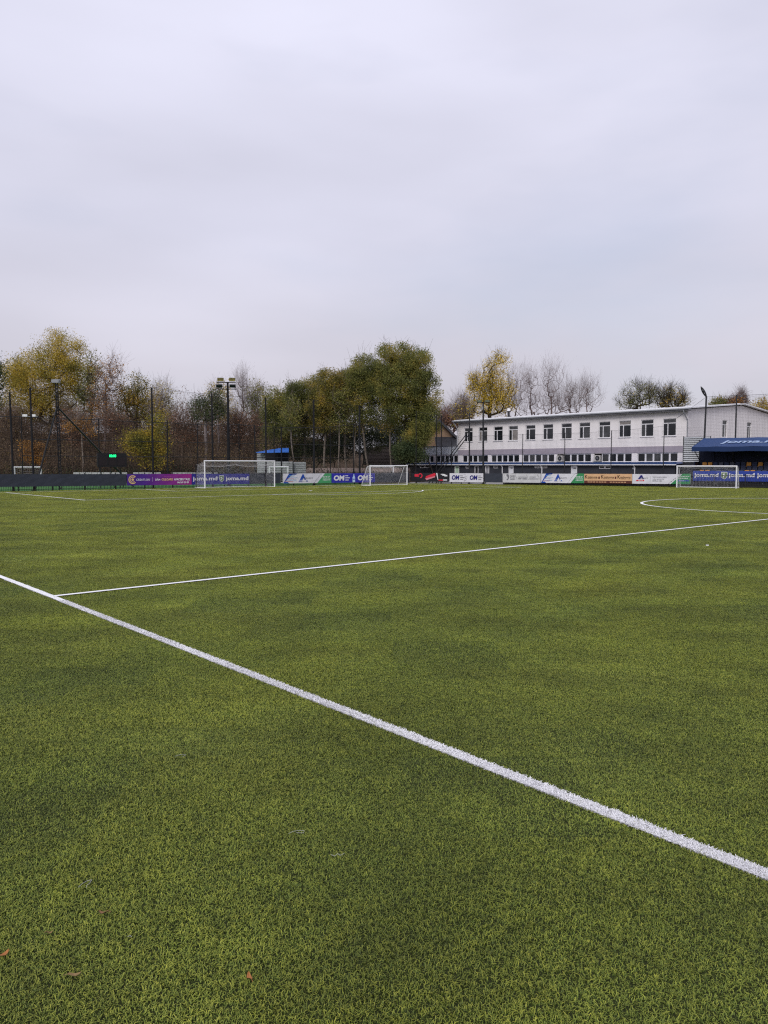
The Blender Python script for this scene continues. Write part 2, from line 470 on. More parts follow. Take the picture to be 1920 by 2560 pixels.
# ------------------------------------------------------------------ white lines
def strip(pts, w, z, closed=False):
    b = MB(); n_ = len(pts); L = []; R = []
    for i, p in enumerate(pts):
        a = pts[i - 1] if (i > 0 or closed) else pts[i]; c = pts[(i + 1) % n_] if (i < n_ - 1 or closed) else pts[i]
        d = (c - a).normalized(); nn = Vector((-d.y, d.x, 0)) * w / 2
        L.append(p + nn); R.append(p - nn)
    m_ = n_ if closed else n_ - 1
    for i in range(m_):
        j = (i + 1) % n_
        b.quad(*[(q.x, q.y, z) for q in (R[i], R[j], L[j], L[i])])
    return b
ZL = CAN + 0.005
def sub(p, q, n_): return [p.lerp(q, i / n_) for i in range(n_ + 1)]
CORNER = G - E2 * ((G - T0).dot(E2))                   # touchline meets goal line
far_corner_t = ((CORNER - T0).dot(TDIR))
tl = strip(sub(T0 + TDIR * far_corner_t, T0 - TDIR * 0.5, 20), LINE_W, ZL)
near_line = strip([T0 - TDIR * (0.5 + 0.5 * i) for i in range(0, 45)], LINE_W * 0.96, 0.0105)
n_ = len(tl.v); tl.v += near_line.v; tl.f += [tuple(i + n_ for i in f) for f in near_line.f]
touch = tl.build('touchline', M_line); tag(touch, kind='structure')
# white fibres along the nearer part of the touchline
NW = 60000
s_ = r.random(NW) ** 1.25 * 15.5
s0 = (TB - T0).dot(-TDIR) + 2.0
off = (r.random(NW) - 0.5) * LINE_W
p = np.array(T0)[None, :] - np.array(TDIR)[None, :] * (s0 - s_)[:, None] + np.array(TN)[None, :] * off[:, None]
kk = np.maximum(p[:, 1] / 3.0, 1.0)
va, fa = blade_verts(p[:, 0], p[:, 1], 0.012 + 0.009 * r.random(NW), (0.0022 + 0.0016 * r.random(NW)) * kk ** 0.6, r)
o = np_mesh_idx('white_fibres', va, fa, M_fibre_w, parent=touch); tag(o, kind='stuff')
def line(name, b): tag(b.build(name, M_line), kind='structure')
line('halfway_line', strip(sub(T0 + E2 * 0.03, T0 + E2 * 66, 30), 0.11, ZL + 0.002))
cc = V2(22.4, 39.3)
line('centre_circle', strip([cc + Vector((math.cos(t), math.sin(t), 0)) * 8.75 for t in np.linspace(0, 2 * math.pi, 97)[:-1]], 0.15, ZL, True))
line('goal_line', strip(sub(CORNER, G + E2 * 33, 30), 0.12, ZL))
bx = 20.15
line('penalty_area_line', strip([G - E2 * bx, G - E2 * bx - E1 * 16.5], 0.12, ZL + 0.001))
line('penalty_area_line', strip([G - E2 * (bx - .06) - E1 * 16.5, G + E2 * bx - E1 * 16.5], 0.12, ZL + 0.003))
line('penalty_area_line', strip([G + E2 * bx, G + E2 * bx - E1 * 16.5], 0.12, ZL + 0.001))
gx_ = 9.16
line('goal_area_line', strip([G - E2 * gx_, G - E2 * gx_ - E1 * 5.5], 0.12, ZL + 0.001))
line('goal_area_line', strip([G - E2 * gx_ - E1 * 5.5, G + E2 * gx_ - E1 * 5.5], 0.12, ZL + 0.003))
line('goal_area_line', strip([G + E2 * gx_, G + E2 * gx_ - E1 * 5.5], 0.12, ZL + 0.001))
sp = G - E1 * 11
line('penalty_spot', MB().add([(sp.x + .16 * math.cos(t), sp.y + .3 * math.sin(t), ZL) for t in np.linspace(0, 2 * math.pi, 15)[:-1]], [tuple(range(14))]))
th = math.acos(5.5 / 9.15)
arc = [sp - E1 * (9.15 * math.cos(t)) + E2 * (9.15 * math.sin(t)) for t in np.linspace(-th, th, 33)]
line('penalty_arc', strip(arc, 0.12, ZL + 0.005))
cor = [CORNER + E2 * math.cos(t) - E1 * math.sin(t) for t in np.linspace(0, math.pi / 2, 9)]
line('corner_arc', strip(cor, 0.12, ZL + 0.002))
line('junior_pitch_line', strip([ground(1000, 1224.5) + E2 * 22, ground(1000, 1224.5) + E2 * 30], 0.1, ZL + 0.002))

# neighbouring small pitch of brighter turf behind the left fence, paving behind the right one
M_green2 = mat('bright_turf', (0.045, 0.15, 0.03), 0.8, 0.2, var=0.2, vscale=1.2)
p0, p1 = A_ - DL * 25 - NL * 0.5, K_ - NL * 0.5 - DL * 4
g = MB(); q = [p0, p1, p1 - NL * 20, p0 - NL * 20]
g.add([(a.x, a.y, -0.004) for a in q], [(0, 1, 2, 3)]); tag(g.build('small_pitch', M_green2), kind='structure')
M_pave = mat('concrete_paving', (0.30, 0.29, 0.28), 0.85, 0.2, var=0.15, vscale=1.5)
q = [K_ - NR * 0.4 - DR * 2, C_ - NR * 0.4 + DR * 14, C_ - NR * 16 + DR * 14, K_ - NR * 16 - DR * 2]
g = MB(); g.add([(a.x, a.y, -0.01) for a in q], [(0, 1, 2, 3)]); tag(g.build('pavement', M_pave), kind='structure')
# wooded bank behind
def hill(px, Y): return 0.0
bm_v, bm_f = [], []
NX, NY = 60, 16
rr = random.Random(3)
def bank_h(x, y):
    t = max(0.0, min(1.0, (y - (102 + 0.28 * (x + 40))) / 36)); t = t * t * (3 - 2 * t)
    fall = max(0.0, min(1.0, (12 - x) / 30)); fall = fall * fall * (3 - 2 * fall)
    return 7.5 * t * fall
for j in range(NY + 1):
    for i in range(NX + 1):
        x = -140 + 260 * i / NX; y = 88 + 130 * j / NY
        bm_v.append((x, y, bank_h(x, y) - 0.05 + (rr.random() * 0.35 if bank_h(x, y) > 0.1 else 0)))
for j in range(NY):
    for i in range(NX):
        a = j * (NX + 1) + i; bm_f.append((a, a + 1, a + NX + 2, a + NX + 1))
g = MB(); g.v = bm_v; g.f = bm_f; g.smooth = True
tag(g.build('bank', ground_mat('leaf_litter', ((0.045, 0.030, 0.020), (0.12, 0.078, 0.045)), 0.8)), kind='structure')

# ================================================================== BUILDING
P1, P2 = V2(10.0, 104.0), V2(31.5, 80.3)
BD = (P2 - P1).normalized(); BN = Vector((BD.y, -BD.x, 0)); BBACK = -BN
BLEN = (P2 - P1).length
if BN.y > 0: BN = -BN; BBACK = -BN
def bs(px, off=0.0):
    """distance along the facade seen at photo column px"""
    o = P1 + BN * off; r_ = (px - 960) / F / (CP - (1110 - 1280) / F * SP)
    return (r_ * o.y - o.x) / (BD.x - r_ * BD.y)
def bp(s, z, off=0.0):
    p_ = P1 + BD * s + BN * off; return Vector((p_.x, p_.y, z))
def wall_with_holes(b, O, D, N, L, z0, z1, holes, depth=0.18):
    """flat wall O + s D, z0..z1 with rectangular openings (s0,s1,za,zb) and their reveals going inwards"""
    ss = sorted({0.0, L, *[h[0] for h in holes], *[h[1] for h in holes]}); zs = sorted({z0, z1, *[h[2] for h in holes], *[h[3] for h in holes]})
    P = lambda s, z, d=0.0: O + D * s + N * d + UP * z
    for a, c in zip(ss[:-1], ss[1:]):
        for e_, f_ in zip(zs[:-1], zs[1:]):
            if any(h[0] - 1e-6 <= a and c <= h[1] + 1e-6 and h[2] - 1e-6 <= e_ and f_ <= h[3] + 1e-6 for h in holes): continue
            b.quad(P(a, e_), P(c, e_), P(c, f_), P(a, f_))
    for a, c, e_, f_ in holes:
        b.quad(P(a, e_, -depth), P(c, e_, -depth), P(c, e_), P(a, e_)); b.quad(P(a, f_), P(c, f_), P(c, f_, -depth), P(a, f_, -depth))
        b.quad(P(a, e_), P(a, f_), P(a, f_, -depth), P(a, e_, -depth)); b.quad(P(c, e_, -depth), P(c, f_, -depth), P(c, f_), P(c, e_))
    return b
def rect(b, O, D, N, s0, s1, z0, z1, d0, d1):
    """block s0..s1, z0..z1, standing out from d0 to d1 along N"""
    b.obox(O + D * s0 + N * d0 + UP * z0, D * (s1 - s0), N * (d1 - d0), UP * (z1 - z0)); return b
def window(parent, O, D, N, s0, s1, z0, z1, kind, back=0.15, sill=True, mir=False):
    """frame as the part, panes and sill as its pieces"""
    f = MB(); t = 0.07; d0, d1 = -back, -back + 0.07
    rect(f, O, D, N, s0, s0 + t, z0, z1, d0, d1); rect(f, O, D, N, s1 - t, s1, z0, z1, d0, d1)
    rect(f, O, D, N, s0 + t, s1 - t, z0, z0 + t, d0, d1); rect(f, O, D, N, s0 + t, s1 - t, z1 - t, z1, d0, d1)
    panes = []
    if kind == 'T':        # transom light over a narrow and a wide casement
        zt = z1 - (z1 - z0) * 0.26; sm = s0 + (s1 - s0) * (0.36 if not mir else 0.64)
        rect(f, O, D, N, s0 + t, s1 - t, zt - 0.045, zt + 0.045, d0, d1 + 0.004)
        rect(f, O, D, N, sm - 0.05, sm + 0.05, z0 + t, zt - 0.045, d0, d1 + 0.004)
        panes = [(s0 + t, s1 - t, zt + 0.045, z1 - t), (s0 + t, sm - 0.05, z0 + t, zt - 0.045), (sm + 0.05, s1 - t, z0 + t, zt - 0.045)]
    elif isinstance(kind, int):
        for i in range(1, kind):
            sm = s0 + (s1 - s0) * i / kind
            rect(f, O, D, N, sm - 0.095, sm + 0.095, z0 + t, z1 - t, d0, d1 + 0.004)
        for i in range(kind):
            a = s0 + (s1 - s0) * i / kind + 0.09; c = s0 + (s1 - s0) * (i + 1) / kind - 0.09
            panes.append((a, c, z0 + t, z1 - t))
    w_ = f.build('window', M_frame, parent)
    for a, c, e_, f_ in panes:
        g_ = MB(); tilt = random.uniform(-0.004, 0.004)
        P = lambda s, z, d: O + D * s + N * d + UP * z
        g_.quad(P(a, e_, d0 + 0.02), P(c, e_, d0 + 0.02 + tilt), P(c, f_, d0 + 0.02 + tilt), P(a, f_, d0 + 0.02))
        g_.build('pane', random.choice([M_glass] * 5 + [M_glass2, M_glass2, M_curtain] if kind == 'T' else [M_glass] * 4 + [M_glass2]), w_)
    if sill:
        b_ = MB(); rect(b_, O, D, N, s0 - 0.08, s1 + 0.08, z0 - 0.05, z0 - 0.005, -back, 0.09); b_.build('sill', M_frame, w_)
    return w_
random.seed(5)
M_glass2 = mat('pale_glass', (0.05, 0.052, 0.056), 0.08, 0.5, var=.5, vscale=1.5); M_curtain = mat('curtained_glass', (0.22, 0.20, 0.19), 0.15, 0.5, var=.3, vscale=3)  # paler pane colours, for curtains and things standing inside
M_frame = mat('white_frame', (0.74, 0.73, 0.75), 0.4, 0.4)
M_plaster = mat('pale_plaster', (0.85, 0.81, 0.81), 0.85, 0.2, var=0.03, vscale=1.1, dirt=0.07, bump=0.1, bscale=14, stretch=(1, 1, 0.18))
M_belt = mat('grey_belt', (0.36, 0.32, 0.37), 0.85, 0.2, var=0.08, vscale=2)
M_roofw = mat('white_roof_sheet', (0.80, 0.80, 0.82), 0.4, 0.4, var=0.06, vscale=0.5)
M_soffit = mat('grey_fascia', (0.22, 0.215, 0.23), 0.6, 0.3)
M_char = mat('charcoal_render', (0.030, 0.032, 0.041), 0.75, 0.3, var=0.15, vscale=0.7)
M_blue = mat('blue_roof', (0.018, 0.05, 0.16), 0.45, 0.4, var=0.12, vscale=1)
M_pipe = mat('white_pipe', (0.70, 0.70, 0.72), 0.45, 0.4)
M_siding = mat('grey_siding', (0.45, 0.47, 0.50), 0.5, 0.4, var=0.08, vscale=1)

bld = empty('clubhouse', P1, 'long white two-storey clubhouse with twelve upper windows and a low gabled white roof', 'building')
ZE, ZR, BDEP = 7.95, 9.0, 25.9
UPW = [(1161.5, 1180), (1197.5, 1216.5), (1235, 1255), (1272, 1293), (1314.5, 1337), (1358, 1381), (1403.5, 1427.5), (1448, 1473.5), (1497, 1524), (1547.5, 1575), (1603, 1631), (1658, 1687)]
holes = []; ups = []
for a, c in UPW:
    m_ = (bs(a) + bs(c)) / 2
    ups.append((m_ - 0.74, m_ + 0.74, 5.15, 6.98)); holes.append(ups[-1])
BANDS = [(1156.5, 1220, 5), (1228, 1298, 5), (1307, 1386, 5), (1393, 1478, 5), (1486, 1580, 5), (1594, 1695, 5)]
bands = []
for a, c, n_ in BANDS:
    bands.append((bs(a), bs(c), 2.42, 3.36)); holes.append(bands[-1])
w = MB(); wall_with_holes(w, P1.copy(), BD, BN, BLEN, -0.05, ZE - 0.1, holes)
# end walls and back
EO = P1 + BD * BLEN
EWIN = [(1804.5, 1820, 5.15, 7.05), (1865.5, 1881, 5.15, 7.05)]
def es(px):
    r_ = (px - 960) / F / (CP - (1070 - 1280) / F * SP); return (r_ * EO.y - EO.x) / (BBACK.x - r_ * BBACK.y)
eh = [((es(a) + es(c)) / 2 - 0.62, (es(a) + es(c)) / 2 + 0.62, z0, z1) for a, c, z0, z1 in EWIN]
wall_with_holes(w, EO.copy(), BBACK, BD, BDEP, -0.05, ZE - 0.1, eh)
for O_ in (EO, P1):
    w.add([O_ + UP * (ZE - 0.1), O_ + BBACK * (BDEP / 2) + UP * (ZR - 0.1), O_ + BBACK * BDEP + UP * (ZE - 0.1)], [(0, 1, 2)])
w.quad(*[P1 + BBACK * a + UP * z for a, z in ((0, -.05), (BDEP, -.05), (BDEP, ZE - .1), (0, ZE - .1))])
w.quad(*[P1 + BBACK * BDEP + BD * a + UP * z for a, z in ((0, -.05), (BLEN, -.05), (BLEN, ZE - .1), (0, ZE - .1))])
w.build('wall', M_plaster, bld)
# the floor levels close the building behind its panes
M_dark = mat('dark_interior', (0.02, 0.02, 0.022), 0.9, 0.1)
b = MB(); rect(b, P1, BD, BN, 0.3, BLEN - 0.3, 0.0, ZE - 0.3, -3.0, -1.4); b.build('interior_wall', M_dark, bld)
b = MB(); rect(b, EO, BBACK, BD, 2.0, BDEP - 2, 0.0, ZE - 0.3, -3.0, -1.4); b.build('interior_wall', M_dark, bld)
# cladding boards along the first bay
M_joint = mat('cladding_joint', (0.36, 0.33, 0.36), 0.8, 0.2)
for i in range(14):
    b = MB(); z = 4.3 + i * 0.25
    rect(b, P1, BD, BN, 0.02, 1.55 if (z > 7.05 or z < 5.05) else 0.62, z, z + 0.225, 0.0, 0.035); b.build('cladding_board', M_plaster, bld)
b = MB(); rect(b, P1, BD, BN, -0.02, BLEN + 0.03, 3.42, 4.08, 0.003, 0.06); b.build('belt_course', M_belt, bld)
# roof
rf = MB(); ov, ovg, tk = 0.7, 0.45, 0.13
def rp(s, t, z): return P1 + BD * s + BBACK * t + UP * z
slope = (ZR - ZE) / (BDEP / 2)
for t0, t1, z0, z1 in ((-ov, BDEP / 2, ZE - slope * ov, ZR), (BDEP / 2, BDEP + ov, ZR, ZE - slope * ov)):
    rf.prism([rp(-ovg, t0, z0), rp(BLEN + ovg, t0, z0), rp(BLEN + ovg, t1, z1), rp(-ovg, t1, z1)], UP * tk)
roof = rf.build('roof', M_roofw, bld)
for i in range(0, 33):                       # standing seams of the roof sheets
    s = -0.2 + i * 1.0
    b = MB(); b.prism([rp(s, -ov + .02, ZE - slope * ov + tk), rp(s + 0.05, -ov + .02, ZE - slope * ov + tk), rp(s + 0.05, BDEP / 2, ZR + tk), rp(s, BDEP / 2, ZR + tk)], UP * 0.04); b.build('seam', M_roofw, roof)
b = MB(); rect(b, P1, BD, BN, -ovg, BLEN + ovg, ZE - slope * ov - 0.22, ZE - slope * ov - 0.003, 0.0, ov - 0.05); b.build('soffit', M_soffit, roof)
b = MB(); b.tube(bp(-ovg, ZE - slope * ov - 0.02, ov + 0.05), bp(BLEN + ovg, ZE - slope * ov - 0.02, ov + 0.05), 0.085, k=8); b.build('gutter', M_grey, roof)
M_steel = mat('flue_steel', (0.4, 0.4, 0.4), 0.4, 0.5, metal=0.3)
b = MB(); q = rp(bs(1222), 4.0, ZE + slope * 4); b.tube(q, q + UP * 0.95, 0.16, k=10); fl = b.build('flue', M_black, roof)
b = MB(); b.tube(q + UP * 0.95, q + UP * 1.3, 0.2, k=10); b.build('flue_cap', M_white, roof)
b = MB()
q0, q1 = bp(BLEN - 0.1, ZE - 0.35, ov), bp(BLEN + 0.06, ZE - 1.2, 0.1)
b.path([bp(BLEN - 0.1, ZE - 0.15, ov), q0, q1, bp(BLEN + 0.06, 2.6, 0.1)], 0.055, 8); b.build('downpipe', M_grey, bld)
b = MB(); b.path([bp(-0.25, ZE - 0.2, ov), bp(-0.2, ZE - 0.5, ov * .6), bp(-0.08, ZE - 1.0, 0.1), bp(-0.08, 4.7, 0.1)], 0.055, 8); b.build('downpipe', M_pipe, bld)
for a in ups: window(bld, P1, BD, BN, *a, 'T')
for a in eh: window(bld, EO, BBACK, BD, *a, 'T', mir=True)
for i, a in enumerate(bands):
    if i in (3, 4):
        wd = (a[1] - a[0]) / 5
        window(bld, P1, BD, BN, a[0] + wd * 1.02, a[1], a[2], a[3], 4)
    else:
        window(bld, P1, BD, BN, *a, 5)
def aircon(i, label):
    a = bands[i]; wd = (a[1] - a[0]) / 5; s0 = a[0] + 0.1; s1 = a[0] + wd * 0.98
    bk = MB(); rect(bk, P1, BD, BN, s0 - 0.08, s1, a[2] + 0.02, a[2] + 0.08, -0.16, 0.35)
    t_ = empty('air_conditioner', bp((s0 + s1) / 2, a[2], 0.1), label, 'air conditioner', 'air conditioners on the clubhouse wall')
    b_ = MB(); rect(b_, P1, BD, BN, s0, s1, a[2] + 0.1, a[2] + 0.78, -0.05, 0.28); b_.build('casing', mat('aircon_case', (0.5, 0.48, 0.45), 0.5, 0.4, var=.1, vscale=3), t_)
    c_ = bp(s0 + (s1 - s0) * 0.6, a[2] + 0.44, 0.285)
    b_ = MB(); b_.tube(c_, c_ + BN * 0.03, 0.27, k=20); gr = b_.build('fan_grille', M_black, t_)
    b_ = MB(); b_.tube(c_ + BN * .03, c_ + BN * 0.05, 0.07, k=10); b_.build('fan_hub', M_grey, gr)
    for k_ in range(5):
        t = k_ * 2 * math.pi / 5; u_ = BD * math.cos(t) + UP * math.sin(t); v_ = BD * -math.sin(t) + UP * math.cos(t)
        b_ = MB(); b_.prism([c_ + BN * .032 + u_ * .06 - v_ * .03, c_ + BN * .036 + u_ * .24 - v_ * .06, c_ + BN * .036 + u_ * .24 + v_ * .05, c_ + BN * .032 + u_ * .06 + v_ * .03], BN * 0.006); b_.build('fan_blade', mat('fan_grey', (0.06, 0.06, 0.065), .5), gr)
    bk.build('bracket', M_grey, t_)
aircon(3, 'beige air conditioner in the strip of lower windows, the one nearer the corner lamp post')
aircon(4, 'beige air conditioner in the strip of lower windows, the one nearer the blue stand')

# lower wing to the left with a metal-clad top and two strips of windows
WING = empty('clubhouse_wing', bp(-4, 0), 'low wing of the clubhouse with two window strips under pale metal cladding', 'building')
S0 = -8.9
E1B, E2B = (bs(1034), bs(1083)), (bs(1089.5), bs(1144))
hl = [(E1B[0] - S0, E1B[1] - S0, 2.42, 3.36), (E2B[0] - S0, E2B[1] - S0, 2.42, 3.36)]
WO = P1 + BD * S0 + BN * -0.05
w = MB(); wall_with_holes(w, WO, BD, BN, -S0 - 0.02, -0.05, 3.5, hl); w.build('wall', mat('wing_plaster', (0.5, 0.45, 0.45), .85, .2, var=.06, vscale=1), WING)
w = MB(); w.quad(WO + UP * -.05, WO + BBACK * 8 + UP * -.05, WO + BBACK * 8 + UP * 4.5, WO + UP * 4.5); w.build('side_wall', mat('wing_plaster', (0.5, .45, .45)), WING)
M_clad = mat('pale_metal_cladding', (0.72, 0.74, 0.78), 0.4, 0.5, var=0.08, vscale=1.5)
for i in range(9):
    b = MB(); z = 3.5 + i * 0.125
    p_ = [WO + BN * 0.0 + UP * z, WO + BN * 0.05 + UP * (z + 0.03), WO + BN * 0.05 + UP * (z + 0.095), WO + UP * (z + 0.12)]
    b.prism(p_, BD * (-S0 - 0.02)); b.build('cladding_sheet', M_clad, WING)
b = MB(); rect(b, WO, BD, BN, -0.1, -S0 - .03, 4.63, 4.71, -8, 0.12); b.build('roof', M_soffit, WING)
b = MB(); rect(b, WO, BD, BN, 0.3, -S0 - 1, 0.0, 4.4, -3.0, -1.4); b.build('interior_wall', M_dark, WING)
for a in hl: window(WING, WO, BD, BN, *a, 5)

# ground-floor annex under a narrow blue roof
AX = empty('changing_room_annex', bp(16, 0, 3.0), 'charcoal ground-floor annex with white gutter, small windows and a blue lean-to roof', 'building')
AO = P1 + BN * 3.0
def as_(px):
    r_ = (px - 960) / F / (CP - (1170 - 1280) / F * SP); return (r_ * AO.y - AO.x) / (BD.x - r_ * BD.y)
A0, A1 = as_(1022), 32.3
AO2 = AO + BD * A0
def al(px): return as_(px) - A0
AW = [(1049, 1073.5, 1.62, 2.0, 2), (1163.5, 1173, 1.6, 2.0, 1), (1233, 1245, 1.62, 1.98, 1), (1336, 1368, 1.66, 1.98, 2), (1497, 1526, 1.62, 2.0, 2)]
DO = [(1137, 1148, 'pale green notice-covered door'), (1187, 1196, None), (1213.5, 1223, None), (1272, 1284, None), (1428, 1443, None)]
hl = [(al(a), al(c), z0 + 0.05, z1, n_) for a, c, z0, z1, n_ in AW]
dl = [(al(a), al(c), 0.02, 1.98) for a, c, _ in DO]
w = MB(); wall_with_holes(w, AO2, BD, BN, A1 - A0, -0.05, 2.12, [h_[:4] for h_ in hl] + dl, 0.14)
w.quad(AO2 + UP * -.05, AO2 + BBACK * 3 + UP * -.05, AO2 + BBACK * 3 + UP * 2.38, AO2 + UP * 2.12)
q = AO2 + BD * (A1 - A0); w.quad(q + UP * -.05, q + BBACK * 3 + UP * -.05, q + BBACK * 3 + UP * 2.38, q + UP * 2.12)
w.build('wall', M_char, AX)
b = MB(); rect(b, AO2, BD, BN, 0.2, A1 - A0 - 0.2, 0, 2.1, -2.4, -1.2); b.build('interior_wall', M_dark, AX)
b = MB(); b.prism([AO2 - BD * .2 + BN * .3 + UP * 2.10, AO2 - BD * .2 + BN * .3 + UP * 2.15, AO2 - BD * .2 - BN * 2.9 + UP * 2.42, AO2 - BD * .2 - BN * 2.9 + UP * 2.37], BD * (A1 - A0 + .4))
axr = b.build('roof', M_blue, AX)
b = MB(); rect(b, AO2, BD, BN, -0.2, A1 - A0 + .2, 2.17, 2.33, 0.20, 0.29); b.build('blue_fascia', M_blue, axr)
b = MB(); rect(b, AO2, BD, BN, -0.3, A1 - A0 + .3, 2.06, 2.155, 0.305, 0.42); b.build('gutter', M_white, axr)
for a in hl: window(AX, AO2, BD, BN, *a[:4], a[4], back=0.12, sill=False)
M_door_w = mat('white_door', (0.62, 0.63, 0.66), 0.5, 0.4, var=.05, vscale=2)
for i, (a, c, e_, f_) in enumerate(dl):
    mm = {0: mat('green_door', (0.42, 0.55, 0.42), .5, .3, var=.2, vscale=5), 1: M_black, 2: mat('grey_door', (0.28, .28, .30), .5)}.get(i, M_door_w)  # second one is an open doorway, its dark inside painted as a black leaf
    b = MB(); rect(b, AO2, BD, BN, a + .06, c - .06, e_, f_ - .06, -0.12, -0.07); d_ = b.build('door', mm, AX)
    b = MB()
    for q in ((a, a + .06, e_, f_), (c - .06, c, e_, f_), (a + .06, c - .06, f_ - .06, f_)): rect(b, AO2, BD, BN, *q, -0.13, 0.03)
    b.build('door_frame', M_frame, d_)
    b = MB(); rect(b, AO2, BD, BN, c - .2, c - .12, 1.0, 1.06, -0.07, 0.0); b.build('handle', M_grey, d_)
    if i in (0, 3, 4):
        b = MB(); rect(b, AO2, BD, BN, (a + c) / 2 - .15, (a + c) / 2 + .2, 1.66, 1.76, -0.07, -0.055); b.build('letter_plate', M_black, d_)
for px in (1257, 1356, 1588):
    s = al(px); b = MB(); q = AO2 + BD * s
    b.path([q + BN * .36 + UP * 2.08, q + BN * .3 + UP * 2.0, q + BN * .09 + UP * 1.85, q + BN * .09 + UP * 0.02], 0.06, 8); b.build('downpipe', M_pipe, AX)
s = al(1585); q = AO2 + BD * s
b = MB(); b.tube(q + UP * 1.72, q + UP * 1.72 + BN * 0.14, 0.11, k=12); b.build('wall_lamp', M_grey, AX)

# ================================================================== TEXT AND BANNERS
def text_mesh(body, bold=0.0, shear=0.0):
    cu = bpy.data.curves.new('lettering', 'FONT'); cu.body = body; cu.size = 1.0; cu.offset = bold; cu.shear = shear; cu.resolution_u = 3
    ob = bpy.data.objects.new('lettering', cu); COL.link(ob)
    dg = bpy.context.evaluated_depsgraph_get()
    me_ = bpy.data.meshes.new_from_object(ob.evaluated_get(dg))
    bpy.data.objects.remove(ob); bpy.data.curves.remove(cu)
    v = np.zeros(len(me_.vertices) * 3, np.float32); me_.vertices.foreach_get('co', v); v = v.reshape(-1, 3)
    fs = [tuple(p.vertices) for p in me_.polygons]
    bpy.data.meshes.remove(me_)
    return v, fs
class Panel:
    """a flat printed board; (u, v) in metres from its lower left corner, layers stand a few mm proud"""
    def __init__(s, name, label, P, Q, za, zb, matl, cat='banner', thick=0.04, group='advertising banners along the fences', parent=None, off=0.10, nrm=None, build=True):
        s.N = nrm; s.O = P + s.N * off + UP * za[0]
        s.U = (Q - P) + UP * (zb[0] - za[0]); s.L = s.U.length; s.U = s.U.normalized()
        s.Hh = za[1] - za[0]; s.Vd = UP
        b = MB(); nU = max(4, int(s.L / 0.5)); rr_ = random.Random(name + label[:12])
        ph = rr_.random() * 6
        def P_(i, j, k_): 
            wv = 0.012 * math.sin(i * 2.3 + ph + j * 1.1) if 0 < i < nU and 0 < j < 3 else 0
            return s.O + s.U * (s.L * i / nU) + UP * (s.Hh * j / 3) + s.N * (wv if k_ else -thick)
        vs = [P_(i, j, 1) for j in range(4) for i in range(nU + 1)]; fs = []
        for j in range(3):
            for i in range(nU):
                a = j * (nU + 1) + i; fs.append((a, a + 1, a + nU + 2, a + nU + 1))
        b.add(vs, fs)
        b.obox(s.O - s.N * thick, s.U * s.L, s.N * (thick - 0.02), UP * s.Hh)
        s.obj = b.build(name, matl, base=Vector((s.O + s.U * s.L / 2)) * 1.0 if parent is None else None, parent=parent)
        if parent is None: tag(s.obj, label, cat, group)
    def p(s, u, v, layer=1): return s.O + s.U * u + UP * v + s.N * (0.014 + 0.004 * layer)
    def polys(s, name, matl, polys, layer=1):
        b = MB()
        for pl in polys: b.add([s.p(u, v, layer) for u, v in pl], [tuple(range(len(pl)))])
        return b.build(name, matl, s.obj)
    def rects(s, name, matl, rs, layer=1): return s.polys(name, matl, [[(a, e_), (c, e_), (c, f_), (a, f_)] for a, c, e_, f_ in rs], layer)
    def text(s, body, u0, u1, v0, v1, matl, bold=0.02, shear=0.0, layer=2, rot=0.0, name='lettering'):
        v, fs = text_mesh(body, bold, shear)
        mn, mx_ = v.min(0), v.max(0); sz = mx_ - mn
        b = MB(); cu, cv = (u0 + u1) / 2, (v0 + v1) / 2
        pts = []
        for x, y, _ in v:
            uu = u0 + (x - mn[0]) / sz[0] * (u1 - u0); vv = v0 + (y - mn[1]) / sz[1] * (v1 - v0)
            if rot:
                du, dv = uu - cu, vv - cv; uu = cu + du * math.cos(rot) - dv * math.sin(rot); vv = cv + du * math.sin(rot) + dv * math.cos(rot)
            pts.append(s.p(uu, vv, layer))
        b.add(pts, fs); return b.build(name, matl, s.obj)
def circ(u, v, ru, rv=None, n_=20, t0=0, t1=2 * math.pi):
    rv = rv or ru; return [(u + ru * math.cos(t), v + rv * math.sin(t)) for t in np.linspace(t0, t1, n_ + 1)[:n_ if t1 - t0 > 6.2 else n_ + 1]]
def ring(u, v, r0, r1, t0, t1, n_=18):
    ts = np.linspace(t0, t1, n_ + 1)
    return [[(u + r0 * math.cos(a), v + r0 * math.sin(a)), (u + r1 * math.cos(a), v + r1 * math.sin(a)), (u + r1 * math.cos(c), v + r1 * math.sin(c)), (u + r0 * math.cos(c), v + r0 * math.sin(c))] for a, c in zip(ts[:-1], ts[1:])]
PW = mat('print_white', (0.80, 0.80, 0.82), 0.5, 0.3)
PBLUE = mat('vinyl_royal_blue', srgb(44, 44, 138), 0.5, 0.35, var=.08, vscale=3)
POM = mat('vinyl_bright_blue', srgb(46, 46, 165), 0.5, 0.35, var=.08, vscale=3)
PWH = mat('vinyl_white', (0.66, 0.655, 0.70), 0.5, 0.35, var=.06, vscale=3)
PGREEN = mat('vinyl_green', srgb(72, 155, 100), 0.5, 0.35, var=.10, vscale=3)
PGREEN2 = mat('vinyl_deep_green', srgb(52, 135, 82), 0.5, 0.35, var=.10, vscale=3)
PDB = mat('print_blue', srgb(28, 70, 160), 0.5); PNAVY = mat('print_navy', srgb(22, 24, 110), 0.5); PGREY = mat('print_grey', (0.16, 0.16, 0.18), 0.6)
PRED = mat('print_red', srgb(205, 45, 65), 0.5); PBLACK = mat('vinyl_black', srgb(30, 30, 36), 0.5, .35, var=.1, vscale=3)
PTAN = mat('vinyl_tan', srgb(214, 172, 130), 0.5, .3, var=.06, vscale=3); PBROWN = mat('print_brown', srgb(90, 48, 40), 0.5); PDBROWN = mat('print_dark_brown', srgb(58, 34, 24), 0.5)
